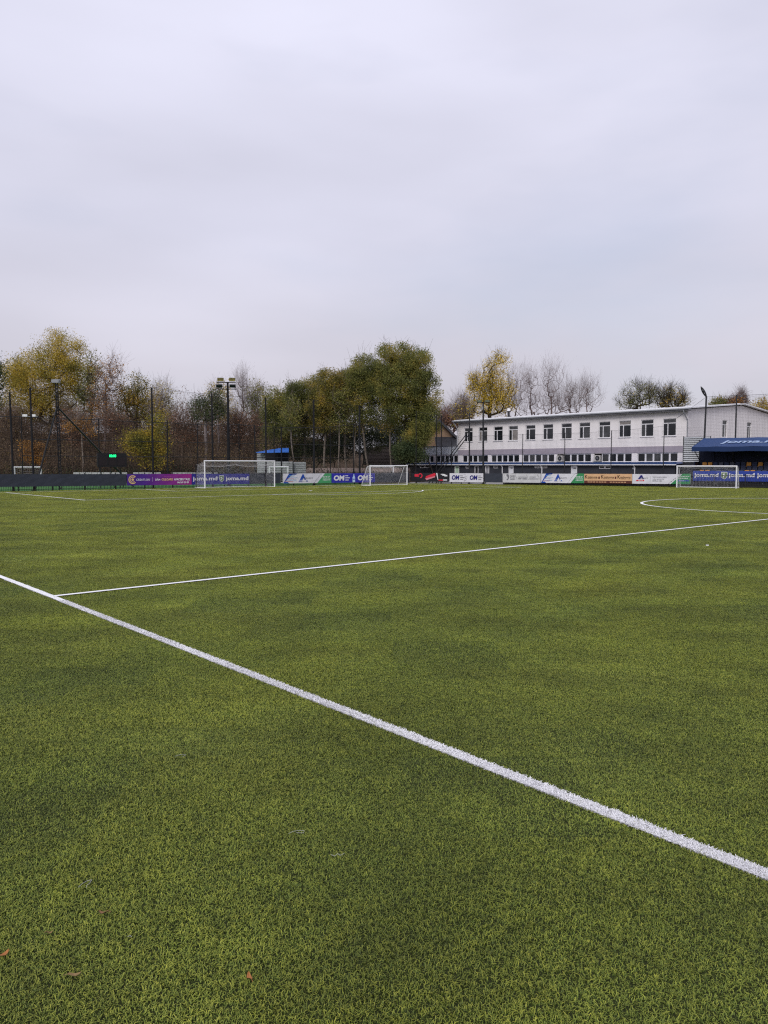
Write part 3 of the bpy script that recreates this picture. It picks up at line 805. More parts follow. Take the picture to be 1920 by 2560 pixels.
PGOLD = mat('print_gold', srgb(225, 190, 130), 0.5); PCYAN = mat('print_light_blue', srgb(110, 170, 215), .5); PLIME = mat('print_crest_green', srgb(95, 125, 80), .5)
def gradient_mat(name, c0, c1, P, D, L):
    m_ = bpy.data.materials.new(name); m_.use_nodes = True; n, l = m_.node_tree.nodes, m_.node_tree.links; b_ = n['Principled BSDF']
    b_.inputs['Roughness'].default_value = .5; b_.inputs['Specular IOR Level'].default_value = .35
    g_ = n.new('ShaderNodeNewGeometry'); d_ = n.new('ShaderNodeVectorMath'); d_.operation = 'SUBTRACT'; d_.inputs[1].default_value = P
    l.new(g_.outputs['Position'], d_.inputs[0]); e_ = n.new('ShaderNodeVectorMath'); e_.operation = 'DOT_PRODUCT'; e_.inputs[1].default_value = D / L
    l.new(d_.outputs[0], e_.inputs[0]); r_ = n.new('ShaderNodeValToRGB')
    r_.color_ramp.elements[0].color = c0; r_.color_ramp.elements[1].color = c1; r_.color_ramp.elements[0].position = .25
    l.new(e_.outputs['Value'], r_.inputs[0]); l.new(r_.outputs[0], b_.inputs['Base Color']); return m_
def zl(px):      # board bottom / top heights along the left run
    t = px / 1020; return (0.37 - 0.19 * t, 1.36 - 0.19 * t)
def zr(px):
    t = (px - 1120) / 520; return (0.20 + 0.06 * t, 1.17 + 0.03 * t)
def left_panel(name, label, a, c, m_, **k): return Panel(name, label, LF(a), LF(c), zl(a), zl(c), m_, nrm=NL, **k)
def right_panel(name, label, a, c, m_, **k): return Panel(name, label, RF(a), RF(c), zr(a), zr(c), m_, nrm=NR, **k)
def crest(p, u, v, h):
    w_ = h * 0.78; sh = lambda k_: [(u - w_ / 2 * k_, v + h / 2 * k_), (u + w_ / 2 * k_, v + h / 2 * k_), (u + w_ / 2 * k_, v - h * .1 * k_), (u + w_ * .32 * k_, v - h * .33 * k_), (u, v - h / 2 * k_), (u - w_ * .32 * k_, v - h * .33 * k_), (u - w_ / 2 * k_, v - h * .1 * k_)]
    c_ = p.polys('crest', PW, [sh(1)], 1); 
    p.polys('crest_field', PLIME, [sh(.86)], 2)
    p.polys('crest_mark', PW, [[(u - w_ * .3, v + h * .22), (u + w_ * .05, v + h * .3), (u + w_ * .22, v - h * .05), (u - w_ * .02, v + h * .02)], circ(u - w_ * .12, v - h * .14, h * .1, n_=10)], 3)
def arrow_lines(p, u, v, h, m_):
    p.rects('small_print', m_, [(u, u + h * .62, v + h * .30, v + h * .42), (u, u + h * .95, v - h * .06, v + h * .08), (u, u + h * .7, v - h * .42, v - h * .30)], 2)
def bottle(p, u, v, h, m_, m2):
    w_ = h * .19
    p.polys('bottle_print', m_, [[(u - w_, v - h / 2), (u + w_, v - h / 2), (u + w_ * 1.05, v + h * .08), (u + w_ * .5, v + h * .26), (u + w_ * .32, v + h * .5), (u - w_ * .12, v + h * .5), (u - w_ * .45, v + h * .26), (u - w_ * .95, v + h * .08)]], 2)
    p.rects('bottle_label', m2, [(u - w_ * .6, u + w_ * .7, v - h * .2, v - h * .08)], 3)

PURPLE = gradient_mat('vinyl_purple', srgb(72, 34, 132), srgb(158, 40, 132), LF(315), DL, (LF(478) - LF(315)).length)
left_panel('hoarding', 'long plain dark navy hoarding at the left end of the fence', -150, 314, M_navy, cat='hoarding', group='plain dark hoardings')
p = left_panel('banner', 'purple to magenta banner with a gold ring logo and white lettering', 316, 477.5, PURPLE)
L = p.L; k = L / 161.5
p.polys('ring_logo', PGOLD, ring(13.5 * k, .5, .30, .38, .75, 5.53) + ring(13.5 * k, .5, .19, .25, .75, 5.53) + [circ(13.5 * k, .5, .11)])
p.text('CREATLON', 22 * k, 55 * k, .40, .58, PW, .005); p.rects('divider', PW, [(61.3 * k, 61.6 * k, .32, .72)])
p.text('DĂM', 68.5 * k, 80.5 * k, .40, .62, PW, .03); p.text('CULOARE', 84 * k, 112.5 * k, .40, .60, PGOLD, .03); p.text('AFACERII TALE!', 115.5 * k, 157 * k, .40, .60, PW, .03); p.text('060 69 33 00', 124 * k, 154 * k, .14, .31, PW, .03)
p.text('reprezentăm', 90 * k, 110 * k, .72, .82, mat('print_pale_magenta', srgb(190, 90, 170), .5), 0)
p = left_panel('banner', 'royal blue banner with two white names around a crest behind the large goal', 478, 622, PBLUE)
k = p.L / 144
p.text('joma.md', 2 * k, 62 * k, .26, .74, PW, .025); crest(p, 72.5 * k, .52, .62); p.text('joma.md', 82.5 * k, 141 * k, .26, .74, PW, .025)
left_panel('hoarding', 'plain dark navy panel behind the right half of the large goal', 622.5, 700, M_navy, cat='hoarding', group='plain dark hoardings')
def sport_banner(a, c, fn, label, green, red=False):
    p = fn('banner', label, a, c, PWH); k = p.L / 121
    if not red:
        p.polys('swoosh', PDB, [[(0, 0), (14 * k, 0), (11 * k, .14), (4 * k, .14), (20 * k, .84), (34 * k, .98), (14 * k, .98)], [(14 * k, .98), (34 * k, .98), (30 * k, .88), (18 * k, .88)]])
        p.rects('speed_lines', PCYAN, [(14 * k, 28 * k, .74, .78), (11 * k, 34 * k, .58, .60), (9 * k, 30 * k, .42, .45), (6 * k, 32 * k, .26, .29)], 2)
        p.rects('red_lines', PRED, [(8 * k, 26 * k, .50, .515), (5 * k, 24 * k, .20, .225)], 2)
        ux = 37
        p.polys('emblem', PDB, [[(ux * k, .18), ((ux + 9) * k, .18), ((ux + 11) * k, .28), ((ux + 2) * k, .28)], [((ux + 3) * k, .34), ((ux + 10) * k, .34), ((ux + 12) * k, .56), ((ux + 16) * k, .34), ((ux + 18) * k, .34), ((ux + 13) * k, .90), ((ux + 10) * k, .90)], [((ux + 17) * k, .18), ((ux + 24) * k, .18), ((ux + 22) * k, .28), ((ux + 19) * k, .28)]])
        p.text('Sport', (ux + 14) * k, (ux + 36) * k, .40, .64, PGREY, .0, .2); p.text('art', (ux + 9) * k, (ux + 20) * k, .18, .32, PW, .03, .2)
        p.polys('slash', PGREY, [[((75 + i * 3.4) * k, .02 + i * .163), ((75.8 + i * 3.4) * k, .02 + i * .163), ((78.2 + i * 3.4) * k, .13 + i * .163), ((77.4 + i * 3.4) * k, .13 + i * .163)] for i in range(6)])
        p.polys('green_field', green, [[(84 * k, .004), (120.8 * k, .004), (120.8 * k, .985), (104 * k, .985)]])
        p.text('060 183 337', 98 * k, 117 * k, .56, .72, PW, .02); p.rects('rule', PW, [(98 * k, 118 * k, .46, .48)], 2); p.text('artsport.md', 98 * k, 117 * k, .22, .40, PW, .02)
    else:
        p.polys('emblem', PNAVY, [[(12 * k, .46), (17 * k, .46), (19 * k, .60), (22 * k, .46), (25 * k, .46), (21 * k, .84), (18 * k, .84)]])
        p.polys('emblem_bar', PRED, [[(7 * k, .26), (26 * k, .26), (25 * k, .38), (10 * k, .38)]]); p.text('Sport', 19 * k, 34 * k, .46, .64, PGREY, 0, .2); p.text('ARTA', 13 * k, 23 * k, .28, .36, PW, .02, layer=3)
        p.rects('divider', PGREY, [(38 * k, 38.4 * k, .22, .74)])
        for i, tx in enumerate(('TOT INVENTARUL', 'TĂU SPORTIV', 'ESTE LA NOI')): p.text(tx, 43 * k, (73 - i * 5) * k, .60 - i * .18, .70 - i * .18, PGREY, .01, .2)
        p.polys('slash', PDBROWN, [[((76 + i * 4.2) * k, .02 + i * .163), ((77 + i * 4.2) * k, .02 + i * .163), ((79.8 + i * 4.2) * k, .13 + i * .163), ((78.8 + i * 4.2) * k, .13 + i * .163)] for i in range(6)])
        p.polys('green_field', green, [[(81 * k, .004), (120.8 * k, .004), (120.8 * k, .985), (105 * k, .985)]])
        p.text('PORȚI FOTBAL | PLASE', 96 * k, 118.5 * k, .66, .76, PW, .03); p.text('INVENTAR SPORTIV', 96 * k, 116 * k, .50, .60, PW, .03)
        p.rects('phone_bar', PDB, [(96 * k, 118.5 * k, .26, .40)], 2); p.text('060 183 337', 98 * k, 108 * k, .29, .37, PW, .02, layer=3)
    return p
sport_banner(706.5, 827, left_panel, 'white and light green sport shop banner right of the large goal', PGREEN)
p = left_panel('banner', 'bright blue banner with two big white words and a bottle between them', 827.5, 936, POM); k = p.L / 108.5
for u0 in (5, 64): p.text('OM', u0 * k, (u0 + 26) * k, .22, .78, PW, .05, .1); arrow_lines(p, (u0 + 28) * k, .5, .62, PW)
bottle(p, 54 * k, .48, .90, mat('print_bottle', srgb(190, 215, 240), .5), POM)
left_panel('hoarding', 'plain dark navy panel behind the middle small goal', 936.5, 1021, M_navy, cat='hoarding', group='plain dark hoardings')
p = right_panel('banner', 'black banner with a tilted red box print beside the white gutter wall', 1029, 1122, PBLACK); k = p.L / 93
p.rects('red_word', PRED, [(9 * k, 20 * k, .56, .86)]); p.polys('red_ring', PRED, ring(23.5 * k, .68, .16, .28, -1.6, 3.2))
p.polys('red_box', PRED, [[(36 * k, .36), (38 * k, .62), (60 * k, 1.0), (62 * k, .80), (60 * k, .64)]]); p.polys('red_box_edge', mat('print_pink', srgb(200, 130, 140), .5), [[(36 * k, .36), (60 * k, .64), (61 * k, .52), (39 * k, .18)]])
p.polys('white_flash', PW, [[(63 * k, .98), (66 * k, .98), (68.5 * k, .20), (67 * k, .22)]]); p.rects('red_strip', PRED, [(69 * k, 80 * k, .14, .26)]); p.rects('white_print', PW, [(80 * k, 90 * k, .22, .27), (80 * k, 90 * k, .13, .17)])
p.polys('white_script', PW, [circ(80 * k, .84, .32, .05, 10), circ(84 * k, .74, .34, .05, 10), circ(87 * k, .66, .22, .05, 10)])
p = right_panel('banner', 'white banner with two big navy words left of the dark gate', 1125, 1209, PWH); k = p.L / 84
for u0 in (6, 51): p.text('OM', u0 * k, (u0 + 19) * k, .24, .76, PNAVY, .04, .15); arrow_lines(p, (u0 + 21) * k, .5, .52, PGREY)
p.polys('bottle_outline', PGREY, [[(38.4 * k, .9), (39.6 * k, .9), (39.6 * k, .8), (38.4 * k, .8)]] + ring(41 * k, .56, .10, .13, .5, 5) + ring(40 * k, .32, .10, .13, 3.5, 8) + [[(36 * k, .12), (40 * k, .12), (40 * k, .16), (36 * k, .16)]])
right_panel('gate', 'plain dark gate panel in the fence right of the tall lamp post', 1213, 1256.5, M_navy, cat='gate', group='gates in the right fence')
p = right_panel('banner', 'off-white banner with a dark face emblem and small grey print', 1258.5, 1352.5, mat('vinyl_off_white', (0.56, .56, .575), .5, .35, var=.06, vscale=3)); k = p.L / 94
p.polys('emblem', PGREY, [[(8.5 * k, .86), (13 * k, .9), (15.5 * k, .72), (15 * k, .45), (12.5 * k, .22), (9 * k, .3), (12 * k, .42), (12 * k, .62), (9.5 * k, .66), (9 * k, .78)]])
p.text('SAMB', 18 * k, 29.5 * k, .52, .78, PGREY, .0); p.rects('small_print', PGREY, [(18 * k, 30 * k, .40, .43), (18 * k, 30 * k, .30, .34)])
p.rects('small_print', PGREY, [(39 * k, 60 * k, .56, .62), (39 * k, 47 * k, .36, .46), (49 * k, 60 * k, .36, .46), (62.6 * k, 63 * k, .3, .7), (66.5 * k, 82 * k, .57, .63), (66.5 * k, 89 * k, .37, .44)])
for i in range(4): p.polys('crease_shade', mat('crease_grey', (.3, .3, .31), .6), [[((2 + i * 28) * k, .9 - .1 * (i % 2)), ((2.5 + i * 28) * k, .9), ((9 + i * 28) * k, .3), ((8.6 + i * 28) * k, .3)]])  # crease shade drawn as pale grey slivers on the flat banner
sport_banner(1354, 1461, right_panel, 'white and deep green sport shop banner left of the tan banner', PGREEN2)
p = right_panel('banner', 'tan banner with three brown words over a dark brown strip', 1461.5, 1580.5, PTAN); k = p.L / 119
p.rects('brown_strip', PBROWN, [(0.01, p.L - .01, .004, .27)])
for u0 in (2, 43, 84): p.text('K', u0 * k, (u0 + 6.5) * k, .48, .84, PDBROWN, .01); p.text('ozlovna', (u0 + 6.8) * k, (u0 + 32) * k, .52, .74, PDBROWN, .01); p.rects('underline', PDBROWN, [((u0 + 7) * k, (u0 + 31) * k, .45, .47)], 2)
p.rects('square_mark', PBROWN, [(36 * k, 40 * k, .46, .68), (77 * k, 81 * k, .46, .68)], 2)
p.rects('small_print', PTAN, [((9 + i * 7) * k, (9 + i * 7 + 5.2) * k, .10, .17) for i in range(14) if i != 7], 2)
sport_banner(1581.5, 1727, right_panel, 'white and green sport shop banner with a red logo bar left of the right goal', PGREEN2, True)

# ================================================================== FENCES UNDER THE BANNERS
M_fence = mat('fence_black', (0.014, 0.015, 0.017), 0.5, 0.4)
def picket_fence(label, P, Q, n, zt, z0=0.02, step=0.13, pst=2.5):
    D = (Q - P); L_ = D.length; D = D.normalized()
    root = empty('picket_fence', P.lerp(Q, .5), label, 'fence', 'low metal fences around the pitch')
    bars = MB(); k_ = int(L_ / step)
    for i in range(k_ + 1):
        q = P + D * (i * L_ / k_); bars.obox(q - D * .011 - n * .011 + UP * z0, D * .022, n * .022, UP * (zt - z0))
    tag(bars.build('bars', M_fence, root), kind='stuff')
    for z in (0.10, zt - 0.12):
        b_ = MB(); b_.obox(P + UP * z - n * .04, D * L_, n * .028, UP * .04); b_.build('rail', M_fence, root)
    m_ = max(1, int(L_ / pst))
    for i in range(m_ + 1):
        q = P + D * (L_ * i / m_) - n * .09; b_ = MB(); b_.obox(q - D * .035 - n * .035 + UP * -.02, D * .07, n * .07, UP * (zt + .07)); b_.build('post', M_fence, root)
    return root
picket_fence('low black bar fence carrying the left row of banners', A_ - DL * 9, K_ - DL * 0.4, NL, 1.36)
picket_fence('low black bar fence from the corner to the dark gate', K_ + DR * 0.5, RF(1212), NR, 1.22)
picket_fence('low black bar fence from the dark gate to the stand', RF(1258), C_ + DR * 6, NR, 1.22)
M_kerb = mat('dark_plinth', (0.02, 0.019, 0.02), .8, .2, var=.2, vscale=1)
b = MB(); q0, q1 = RF(1259), C_ + DR * 6
b.obox(q0 - NR * .45 + UP * -.02, q1 - q0, NR * .2, UP * .34); tag(b.build('plinth_wall', M_kerb, base=q0), 'low dark plinth wall under the right row of banners', 'wall')
b = MB(); q = RF(1214.6); b.tube(q + UP * -.02, q + UP * 1.35, .05, k=8); o = b.build('gate_post', M_grey, base=q); tag(o, 'short grey gate post at the left edge of the dark gate', 'post')

# ================================================================== STAND WITH THE BLUE AWNING
SO = RF(1729, -1.2); SB = -NR                                     # stand frame: x along the fence, y to the back
def sp_(x, y, z): return SO + DR * x + SB * y + UP * z
def sbox(b, x0, x1, y0, y1, z0, z1): return b.obox(sp_(x0, y0, z0), DR * (x1 - x0), SB * (y1 - y0), UP * (z1 - z0))
SL = 15.0
M_awn = mat('blue_awning', srgb(42, 66, 110), 0.7, 0.25, var=.10, vscale=.7, bump=.2, bscale=2)
M_awn2 = mat('blue_valance', srgb(26, 48, 88), 0.7, 0.25, var=.10, vscale=.8)
M_sback = mat('navy_sheet', srgb(20, 28, 55), .6, .3, var=.15, vscale=1)
M_conc = mat('stand_concrete', (0.10, 0.10, 0.105), .85, .2, var=.15, vscale=1)
st = empty('spectator_stand', sp_(5, 1, 0), 'small spectator stand with a blue awning and rows of plastic seats at the right', 'stand')
b = MB(); nseg = 14
for i in range(nseg):
    x0, x1 = SL * i / nseg, SL * (i + 1) / nseg
    for j in range(4):
        t0, t1 = j / 4, (j + 1) / 4
        sag = lambda t, x: -0.05 * math.sin(math.pi * t) - 0.02 * math.sin(x * 2.1)
        pt = lambda x, t: sp_(x + (0.45 * t if x < .01 else 0), -0.3 + 4.3 * t, 3.80 + 0.95 * t + sag(t, x))
        b.quad(pt(x0, t0), pt(x1, t0), pt(x1, t1), pt(x0, t1)); b.quad(*[q - UP * .03 for q in (pt(x0, t1), pt(x1, t1), pt(x1, t0), pt(x0, t0))])
awn = b.build('awning', M_awn, st)
b = MB()
for i in range(30):
    x0, x1 = SL * i / 30, SL * (i + 1) / 30; dz = lambda x: 0.02 * math.sin(x * 1.7)
    b.obox(sp_(x0, -.34, 3.36 + dz(x0)), DR * (x1 - x0), SB * .03, UP * (.43 - dz(x0)))
b.build('valance', M_awn2, awn)
b = MB(); b.add([sp_(0, -.3, 3.37), sp_(0, -.3, 3.79), sp_(.45, 4.0, 4.73), sp_(.45, 4.0, 4.45), sp_(0.0, 0.2, 3.4)], [(0, 1, 2, 3, 4)]); b.build('side_flap', M_awn2, awn)
v, fs = text_mesh('joma.md', .03, .25)
mn, mx_ = v.min(0), v.max(0); sz = mx_ - mn
pts = []
for x, y, _ in v:
    u_, t_ = 2.3 + (x - mn[0]) / sz[0] * 6.0, 0.28 + (y - mn[1]) / sz[1] * 0.42
    pts.append(sp_(u_, -0.3 + 4.3 * t_, 3.80 + .95 * t_ + .02))
b = MB(); b.add(pts, fs); b.build('lettering', mat('faded_white_print', srgb(150, 170, 200), .7), awn)
b = MB(); sbox(b, .1, SL, 4.0, 4.1, 0, 4.5); b.build('back_wall', M_sback, st)
for i in range(12):
    b = MB(); sbox(b, .2 + i * 1.22, .24 + i * 1.22, 3.94, 3.997, 1.0, 4.4); b.build('back_rib', M_sback, st)
b = MB(); sbox(b, 0.06, .12, .9, 3.99, 0, 2.4); b.build('side_wall', M_sback, st)
for x in (0.1, 3.2, 6.4, 9.6, 12.8):
    b = MB(); b.tube(sp_(x, 3.85, 0), sp_(x, 3.85, 4.6), .05, k=8); b.build('rear_post', M_black, st)
    b = MB(); b.tube(sp_(x, 3.85, 2.6), sp_(x, -.2, 3.72), .04, k=8); b.build('roof_strut', M_black, st)
TI = [(0.4, 1.15), (1.25, 1.55), (2.1, 1.95), (2.95, 2.3)]
for i, (y, z) in enumerate(TI):
    b = MB(); sbox(b, .15, SL - .02 * i, y, y + .85 if i < 3 else 3.9, 0, z - 0.42 + 0.002 * i); b.build('tier', M_conc, st)
b = MB(); b.tube(sp_(.15, .2, 1.35), sp_(SL, .2, 1.35), .025, k=8); b.build('hand_rail', M_grey, st)
for x in np.arange(.15, SL, 2.0):
    b = MB(); b.tube(sp_(x, .2, 0), sp_(x, .2, 1.35), .025, k=8); b.build('rail_post', M_grey, st)
M_seat_y = mat('yellow_plastic', srgb(222, 158, 62), .4, .4); M_seat_b = mat('blue_plastic', srgb(38, 52, 88), .4, .4); M_seat_g = mat('grey_plastic', srgb(88, 92, 108), .4, .4)
def seat_mesh():
    vs, fs = [], []
    def bx_(x0, x1, y0, y1, z0, z1, lean=0.0):
        n_ = len(vs)
        for z in (z0, z1):
            for x, y in ((x0, y0), (x1, y0), (x1, y1), (x0, y1)): vs.append(DR * x + SB * (y + (lean if z == z1 else 0)) + UP * z)
        fs.extend([tuple(n_ + i for i in f) for f in ((3, 2, 1, 0), (4, 5, 6, 7), (0, 1, 5, 4), (1, 2, 6, 5), (2, 3, 7, 6), (3, 0, 4, 7))])
    bx_(-.21, .21, -.20, .2, 0.0, .05); bx_(-.21, .21, -.24, -.20, -.03, .03); bx_(-.20, .20, .17, .21, .05, .36, .06); bx_(-.17, .17, .235, .265, .36, .40)
    bx_(-.05, .05, -.05, .05, -.06, 0.0)
    me_ = bpy.data.meshes.new('seat'); me_.from_pydata([tuple(q) for q in vs], [], fs); me_.update(); return me_
SEAT = {}
for nm, m_ in (('y', M_seat_y), ('b', M_seat_b), ('g', M_seat_g)):
    me_ = seat_mesh(); me_.materials.append(m_); SEAT[nm] = me_
def stand_x(px, y):
    o = SO + SB * y; r_ = (px - 960) / F / (CP - (1170 - 1280) / F * SP); return (r_ * o.y - o.x) / (DR.x - r_ * DR.y)
yel = {0: [], 1: [1759, 1770, 1866, 1880], 2: [], 3: [1762, 1777, 1878, 1894]}
gry = {1: [1800], 2: [1815, 1790], 3: [1834, 1806], 0: []}
ROWN = {0: 'front row', 1: 'second row', 2: 'third row', 3: 'back row'}
for i, (y, z) in enumerate(TI):
    if i == 0: continue
    ys = [stand_x(q, y + .3) for q in yel[i]]; gs = [stand_x(q, y + .3) for q in gry[i]]
    x = .55 + (.1 if i % 2 else .2); cnt = 0
    while x < 10.5:
        kind = 'b'
        for q in ys:
            if abs(x - q) < .25: kind = 'y'
        for q in gs:
            if abs(x - q) < .25: kind = 'g'
        o = bpy.data.objects.new('seat', SEAT[kind]); COL.link(o); p_ = sp_(x, y + .4, z - .352 + .002 * i); o.location = p_ - st.location
        o.parent = st; reg(o, p_)
        if kind == 'y': o['label'] = 'yellow plastic seat'
        elif kind == 'g': o['label'] = 'grey plastic seat'
        x += .5
p = Panel('banner', 'royal blue banner with white names and a crest along the front of the stand', sp_(0.12, 0, 0), sp_(9.5, 0, 0), (0.56, 1.52), (0.56, 1.52), mat('vinyl_stand_blue', srgb(36, 62, 150), .5, .35, var=.1, vscale=2), nrm=NR, off=0.05)
def ux(px): return stand_x(px, -0.05) - 0.12
p.text('joma.md', ux(1736), ux(1797), .28, .78, PW, .025); crest(p, ux(1811), .52, .70); p.text('joma.md', ux(1822), ux(1887), .28, .78, PW, .025); p.text('joma.md', ux(1893), ux(1957), .28, .78, PW, .025)
# slatted screen between the clubhouse and the stand
scr = empty('slatted_screen', sp_(-.6, 4.5, 0), 'pale grey screen of horizontal sheets between the clubhouse and the stand', 'screen')
for i in range(13):
    z = 2.35 + i * .198; b = MB()
    b.prism([sp_(-1.5, 4.45, z), sp_(-1.5, 4.36, z + .03), sp_(-1.5, 4.40, z + .155), sp_(-1.5, 4.45, z + .16)], DR * 2.5); b.build('sheet', M_siding, scr)
for x in (-1.55, 1.0):
    b = MB(); b.obox(sp_(x, 4.34, -.02), DR * .06, SB * .12, UP * 5.0); b.build('post', M_black, scr)
b = MB(); sbox(b, -1.5, 1.0, 4.47, 4.5, 0, 4.92); b.build('backing', M_char, scr)

# ================================================================== GOALS
def net_grid(b, rows, r_):
    """rows: grid of points; strands along both directions"""
    for row in rows:
        for a, c in zip(row[:-1], row[1:]): b.append((*a, *c, r_, r_))
    for i in range(len(rows[0])):
        for a, c in zip([q[i] for q in rows][:-1], [q[i] for q in rows][1:]): b.append((*a, *c, r_, r_))
def lerp_grid(p00, p10, p01, p11, nu, nv, f=None):
    R_ = []
    for j in range(nv + 1):
        v_ = j / nv; row = []
        for i in range(nu + 1):
            u_ = i / nu; q = p00.lerp(p10, u_).lerp(p01.lerp(p11, u_), v_)
            if f: q = q + f(u_, v_)
            row.append(q)
        R_.append(row)
    return R_
def goal(label, c, D, B, wd, ht, dt, db, pr=0.06, full=False, net=0.12, nr=0.0042, netz=1.0, grp='white football goals'):
    """mouth centre c, direction D along it, B to the back; dt/db depth at top/bottom"""
    t = empty('football_goal', c, label, 'goal', grp)
    l, r_ = c - D * wd / 2, c + D * wd / 2
    for q in (l, r_):
        b = MB(); b.tube(q, q + UP * ht, pr, k=12); b.build('post', M_white, t)
    b = MB(); b.tube(l + UP * ht - D * pr, r_ + UP * ht + D * pr, pr * 1.02, k=12); b.build('crossbar', M_white, t)
    zt = ht * (0.86 if full else .97)
    lt, rt = l + B * dt + UP * zt, r_ + B * dt + UP * zt
    lb, rb = l + B * db + UP * .03, r_ + B * db + UP * .03
    if full:
        for q, w_ in ((lt, l), (rt, r_)):
            b = MB(); q2 = Vector((q.x, q.y, 0)) + B * .35; b.tube(q2, q2 + UP * (zt + .05), .045, k=8); b.build('net_post', M_pole, t)
            b = MB(); b.tube(q2 + UP * zt, q, .008, k=4); b.build('net_cord', M_goalnet, t)
        b = MB(); b.path([l + UP * .03, lb, rb, r_ + UP * .03], .025, 8); b.build('ground_bar', M_white, t)
    else:
        for q, a, c_ in ((l, lt, lb), (r_, rt, rb)):
            b = MB(); b.path([q + UP * (ht - .01), a - B * .12, a - UP * .12, c_, q + UP * .03], pr * .42, 8); b.build('side_frame', M_white, t)
        b = MB(); b.tube(lb, rb, pr * .55, k=8); b.build('ground_bar', M_white, t)
    S = []
    n1 = int(wd / net); n2 = max(2, int(dt / net)); n3 = int(zt / net)
    sag = (lambda u_, v_: UP * (-.14 * math.sin(math.pi * v_) - .20 * v_ * abs(math.sin(math.pi * u_ * 2)))) if full else (lambda u_, v_: UP * (-.25 * v_ * math.sin(math.pi * u_)))
    net_grid(S, lerp_grid(l + UP * ht, r_ + UP * ht, lt, rt, n1, n2, sag), nr)
    bow = lambda u_, v_: B * (.28 * math.sin(math.pi * v_) * (0.4 + .6 * math.sin(math.pi * u_))) + UP * ((1 - v_) * (-.20 * abs(math.sin(math.pi * u_ * 2)) if full else -.25 * math.sin(math.pi * u_)))
    net_grid(S, lerp_grid(lt, rt, lb, rb, n1, n3, bow), nr)
    for q, a, c_ in ((l, lt, lb), (r_, rt, rb)):
        net_grid(S, lerp_grid(q + UP * ht, a, q + UP * .05, c_, max(2, int(max(dt, db) / net)), n3), nr)
    v_, f_ = tubes_np([[*s] for s in S], 3)
    o = np_mesh_idx('net', v_, f_, M_goalnet, parent=t); tag(o, kind='stuff')
    return t
goal('large white full-size goal with sagging box net before the blue and navy panels', G, E2, E1, 7.32, 2.44, 1.3, 1.9, full=True)
ang = math.radians(49)
cg = at(972.5, 1200, 78.5); cg.z = 0.0
goal('small white goal before the bright blue banner in the middle', cg, E2, E1, 5.0, 2.0, 0.5, 1.35)
cg = at(1765, 1200, 69.6); cg.z = 0.0
a_ = math.radians(34); D_ = V2(math.cos(a_), -math.sin(a_)); B_ = V2(math.sin(a_), math.cos(a_))
goal('small white goal before the blue stand at the right', cg, D_, B_, 5.05, 1.97, 0.75, 1.4)
# goals on the small pitch beyond the fence
for px, Y, D, wd, lab in ((69, 82, V2(.97, .25), 2.6, 'small white goal beyond the navy hoarding at the far left'), (955, 96, V2(.97, .25), 3.0, 'small white goal beyond the fence behind the middle small goal'), (697, 88, V2(.9, .43), 2.2, 'small white goal beyond the fence beside the shed with the blue roof')):
    c = at(px, 1190, Y); c.z = 0.0; D = D.normalized()
    goal(lab, c, D, V2(-D.y, D.x), wd, 1.85, .5, .9, pr=.07, net=.2, nr=.008, grp='goals beyond the fence')

# ================================================================== POLES AND NETS
def pole(name, label, cat, px, pt, Yp, r_, group, lean=0.0, z0=0.0, m_=None, r2=None):
    """straight pole standing at ground point Yp (a Vector), its top at photo row pt"""
    q = Vector((Yp.x, Yp.y, z0)); zt = zat(pt, Yp.y)
    t = empty(name, q, label, cat, group)
    dx = V2(lean * (zt - z0), 0)
    b = MB(); b.tube(q, q + UP * (zt - z0) + dx, r_, r2 or r_ * .8, k=10); b.build('shaft', m_ or M_pole, t)
    b = MB(); b.obox(q - Vector((r_ * 1.8, r_ * 1.8, .0)), (r_ * 3.6, 0, 0), (0, r_ * 3.6, 0), (0, 0, .03)); b.build('base_plate', m_ or M_pole, t)
    b = MB(); e_ = q + UP * (zt - z0) + dx; b.tube(e_, e_ + UP * .04, r_ * .9, k=10); b.build('cap', m_ or M_pole, t)
    return t, e_
TALL = [(33, 982, 'tall dark net pole nearest the left edge of the picture'), (84, 971, 'tall dark net pole just left of the lattice mast'), (383, 970, 'tall dark net pole above the purple banner'),
        (532, 985, 'tall dark net pole just left of the twin floodlight mast'), (665.5, 995, 'tall dark net pole above the right part of the large goal'), (785, 1000, 'tall dark net pole before the olive trees above the green banner part'), (899, 1015, 'tall dark net pole before the olive trees above the blue bottle banner')]
tops = []
for px, pt, lab in TALL:
    q = LF(px, -.9); _, e_ = pole('net_pole', lab, 'pole', px, pt, q, .09 if px < 700 else .115, 'tall poles of the ball-stop net', lean=-.012 if px < 200 else 0); tops.append(e_)
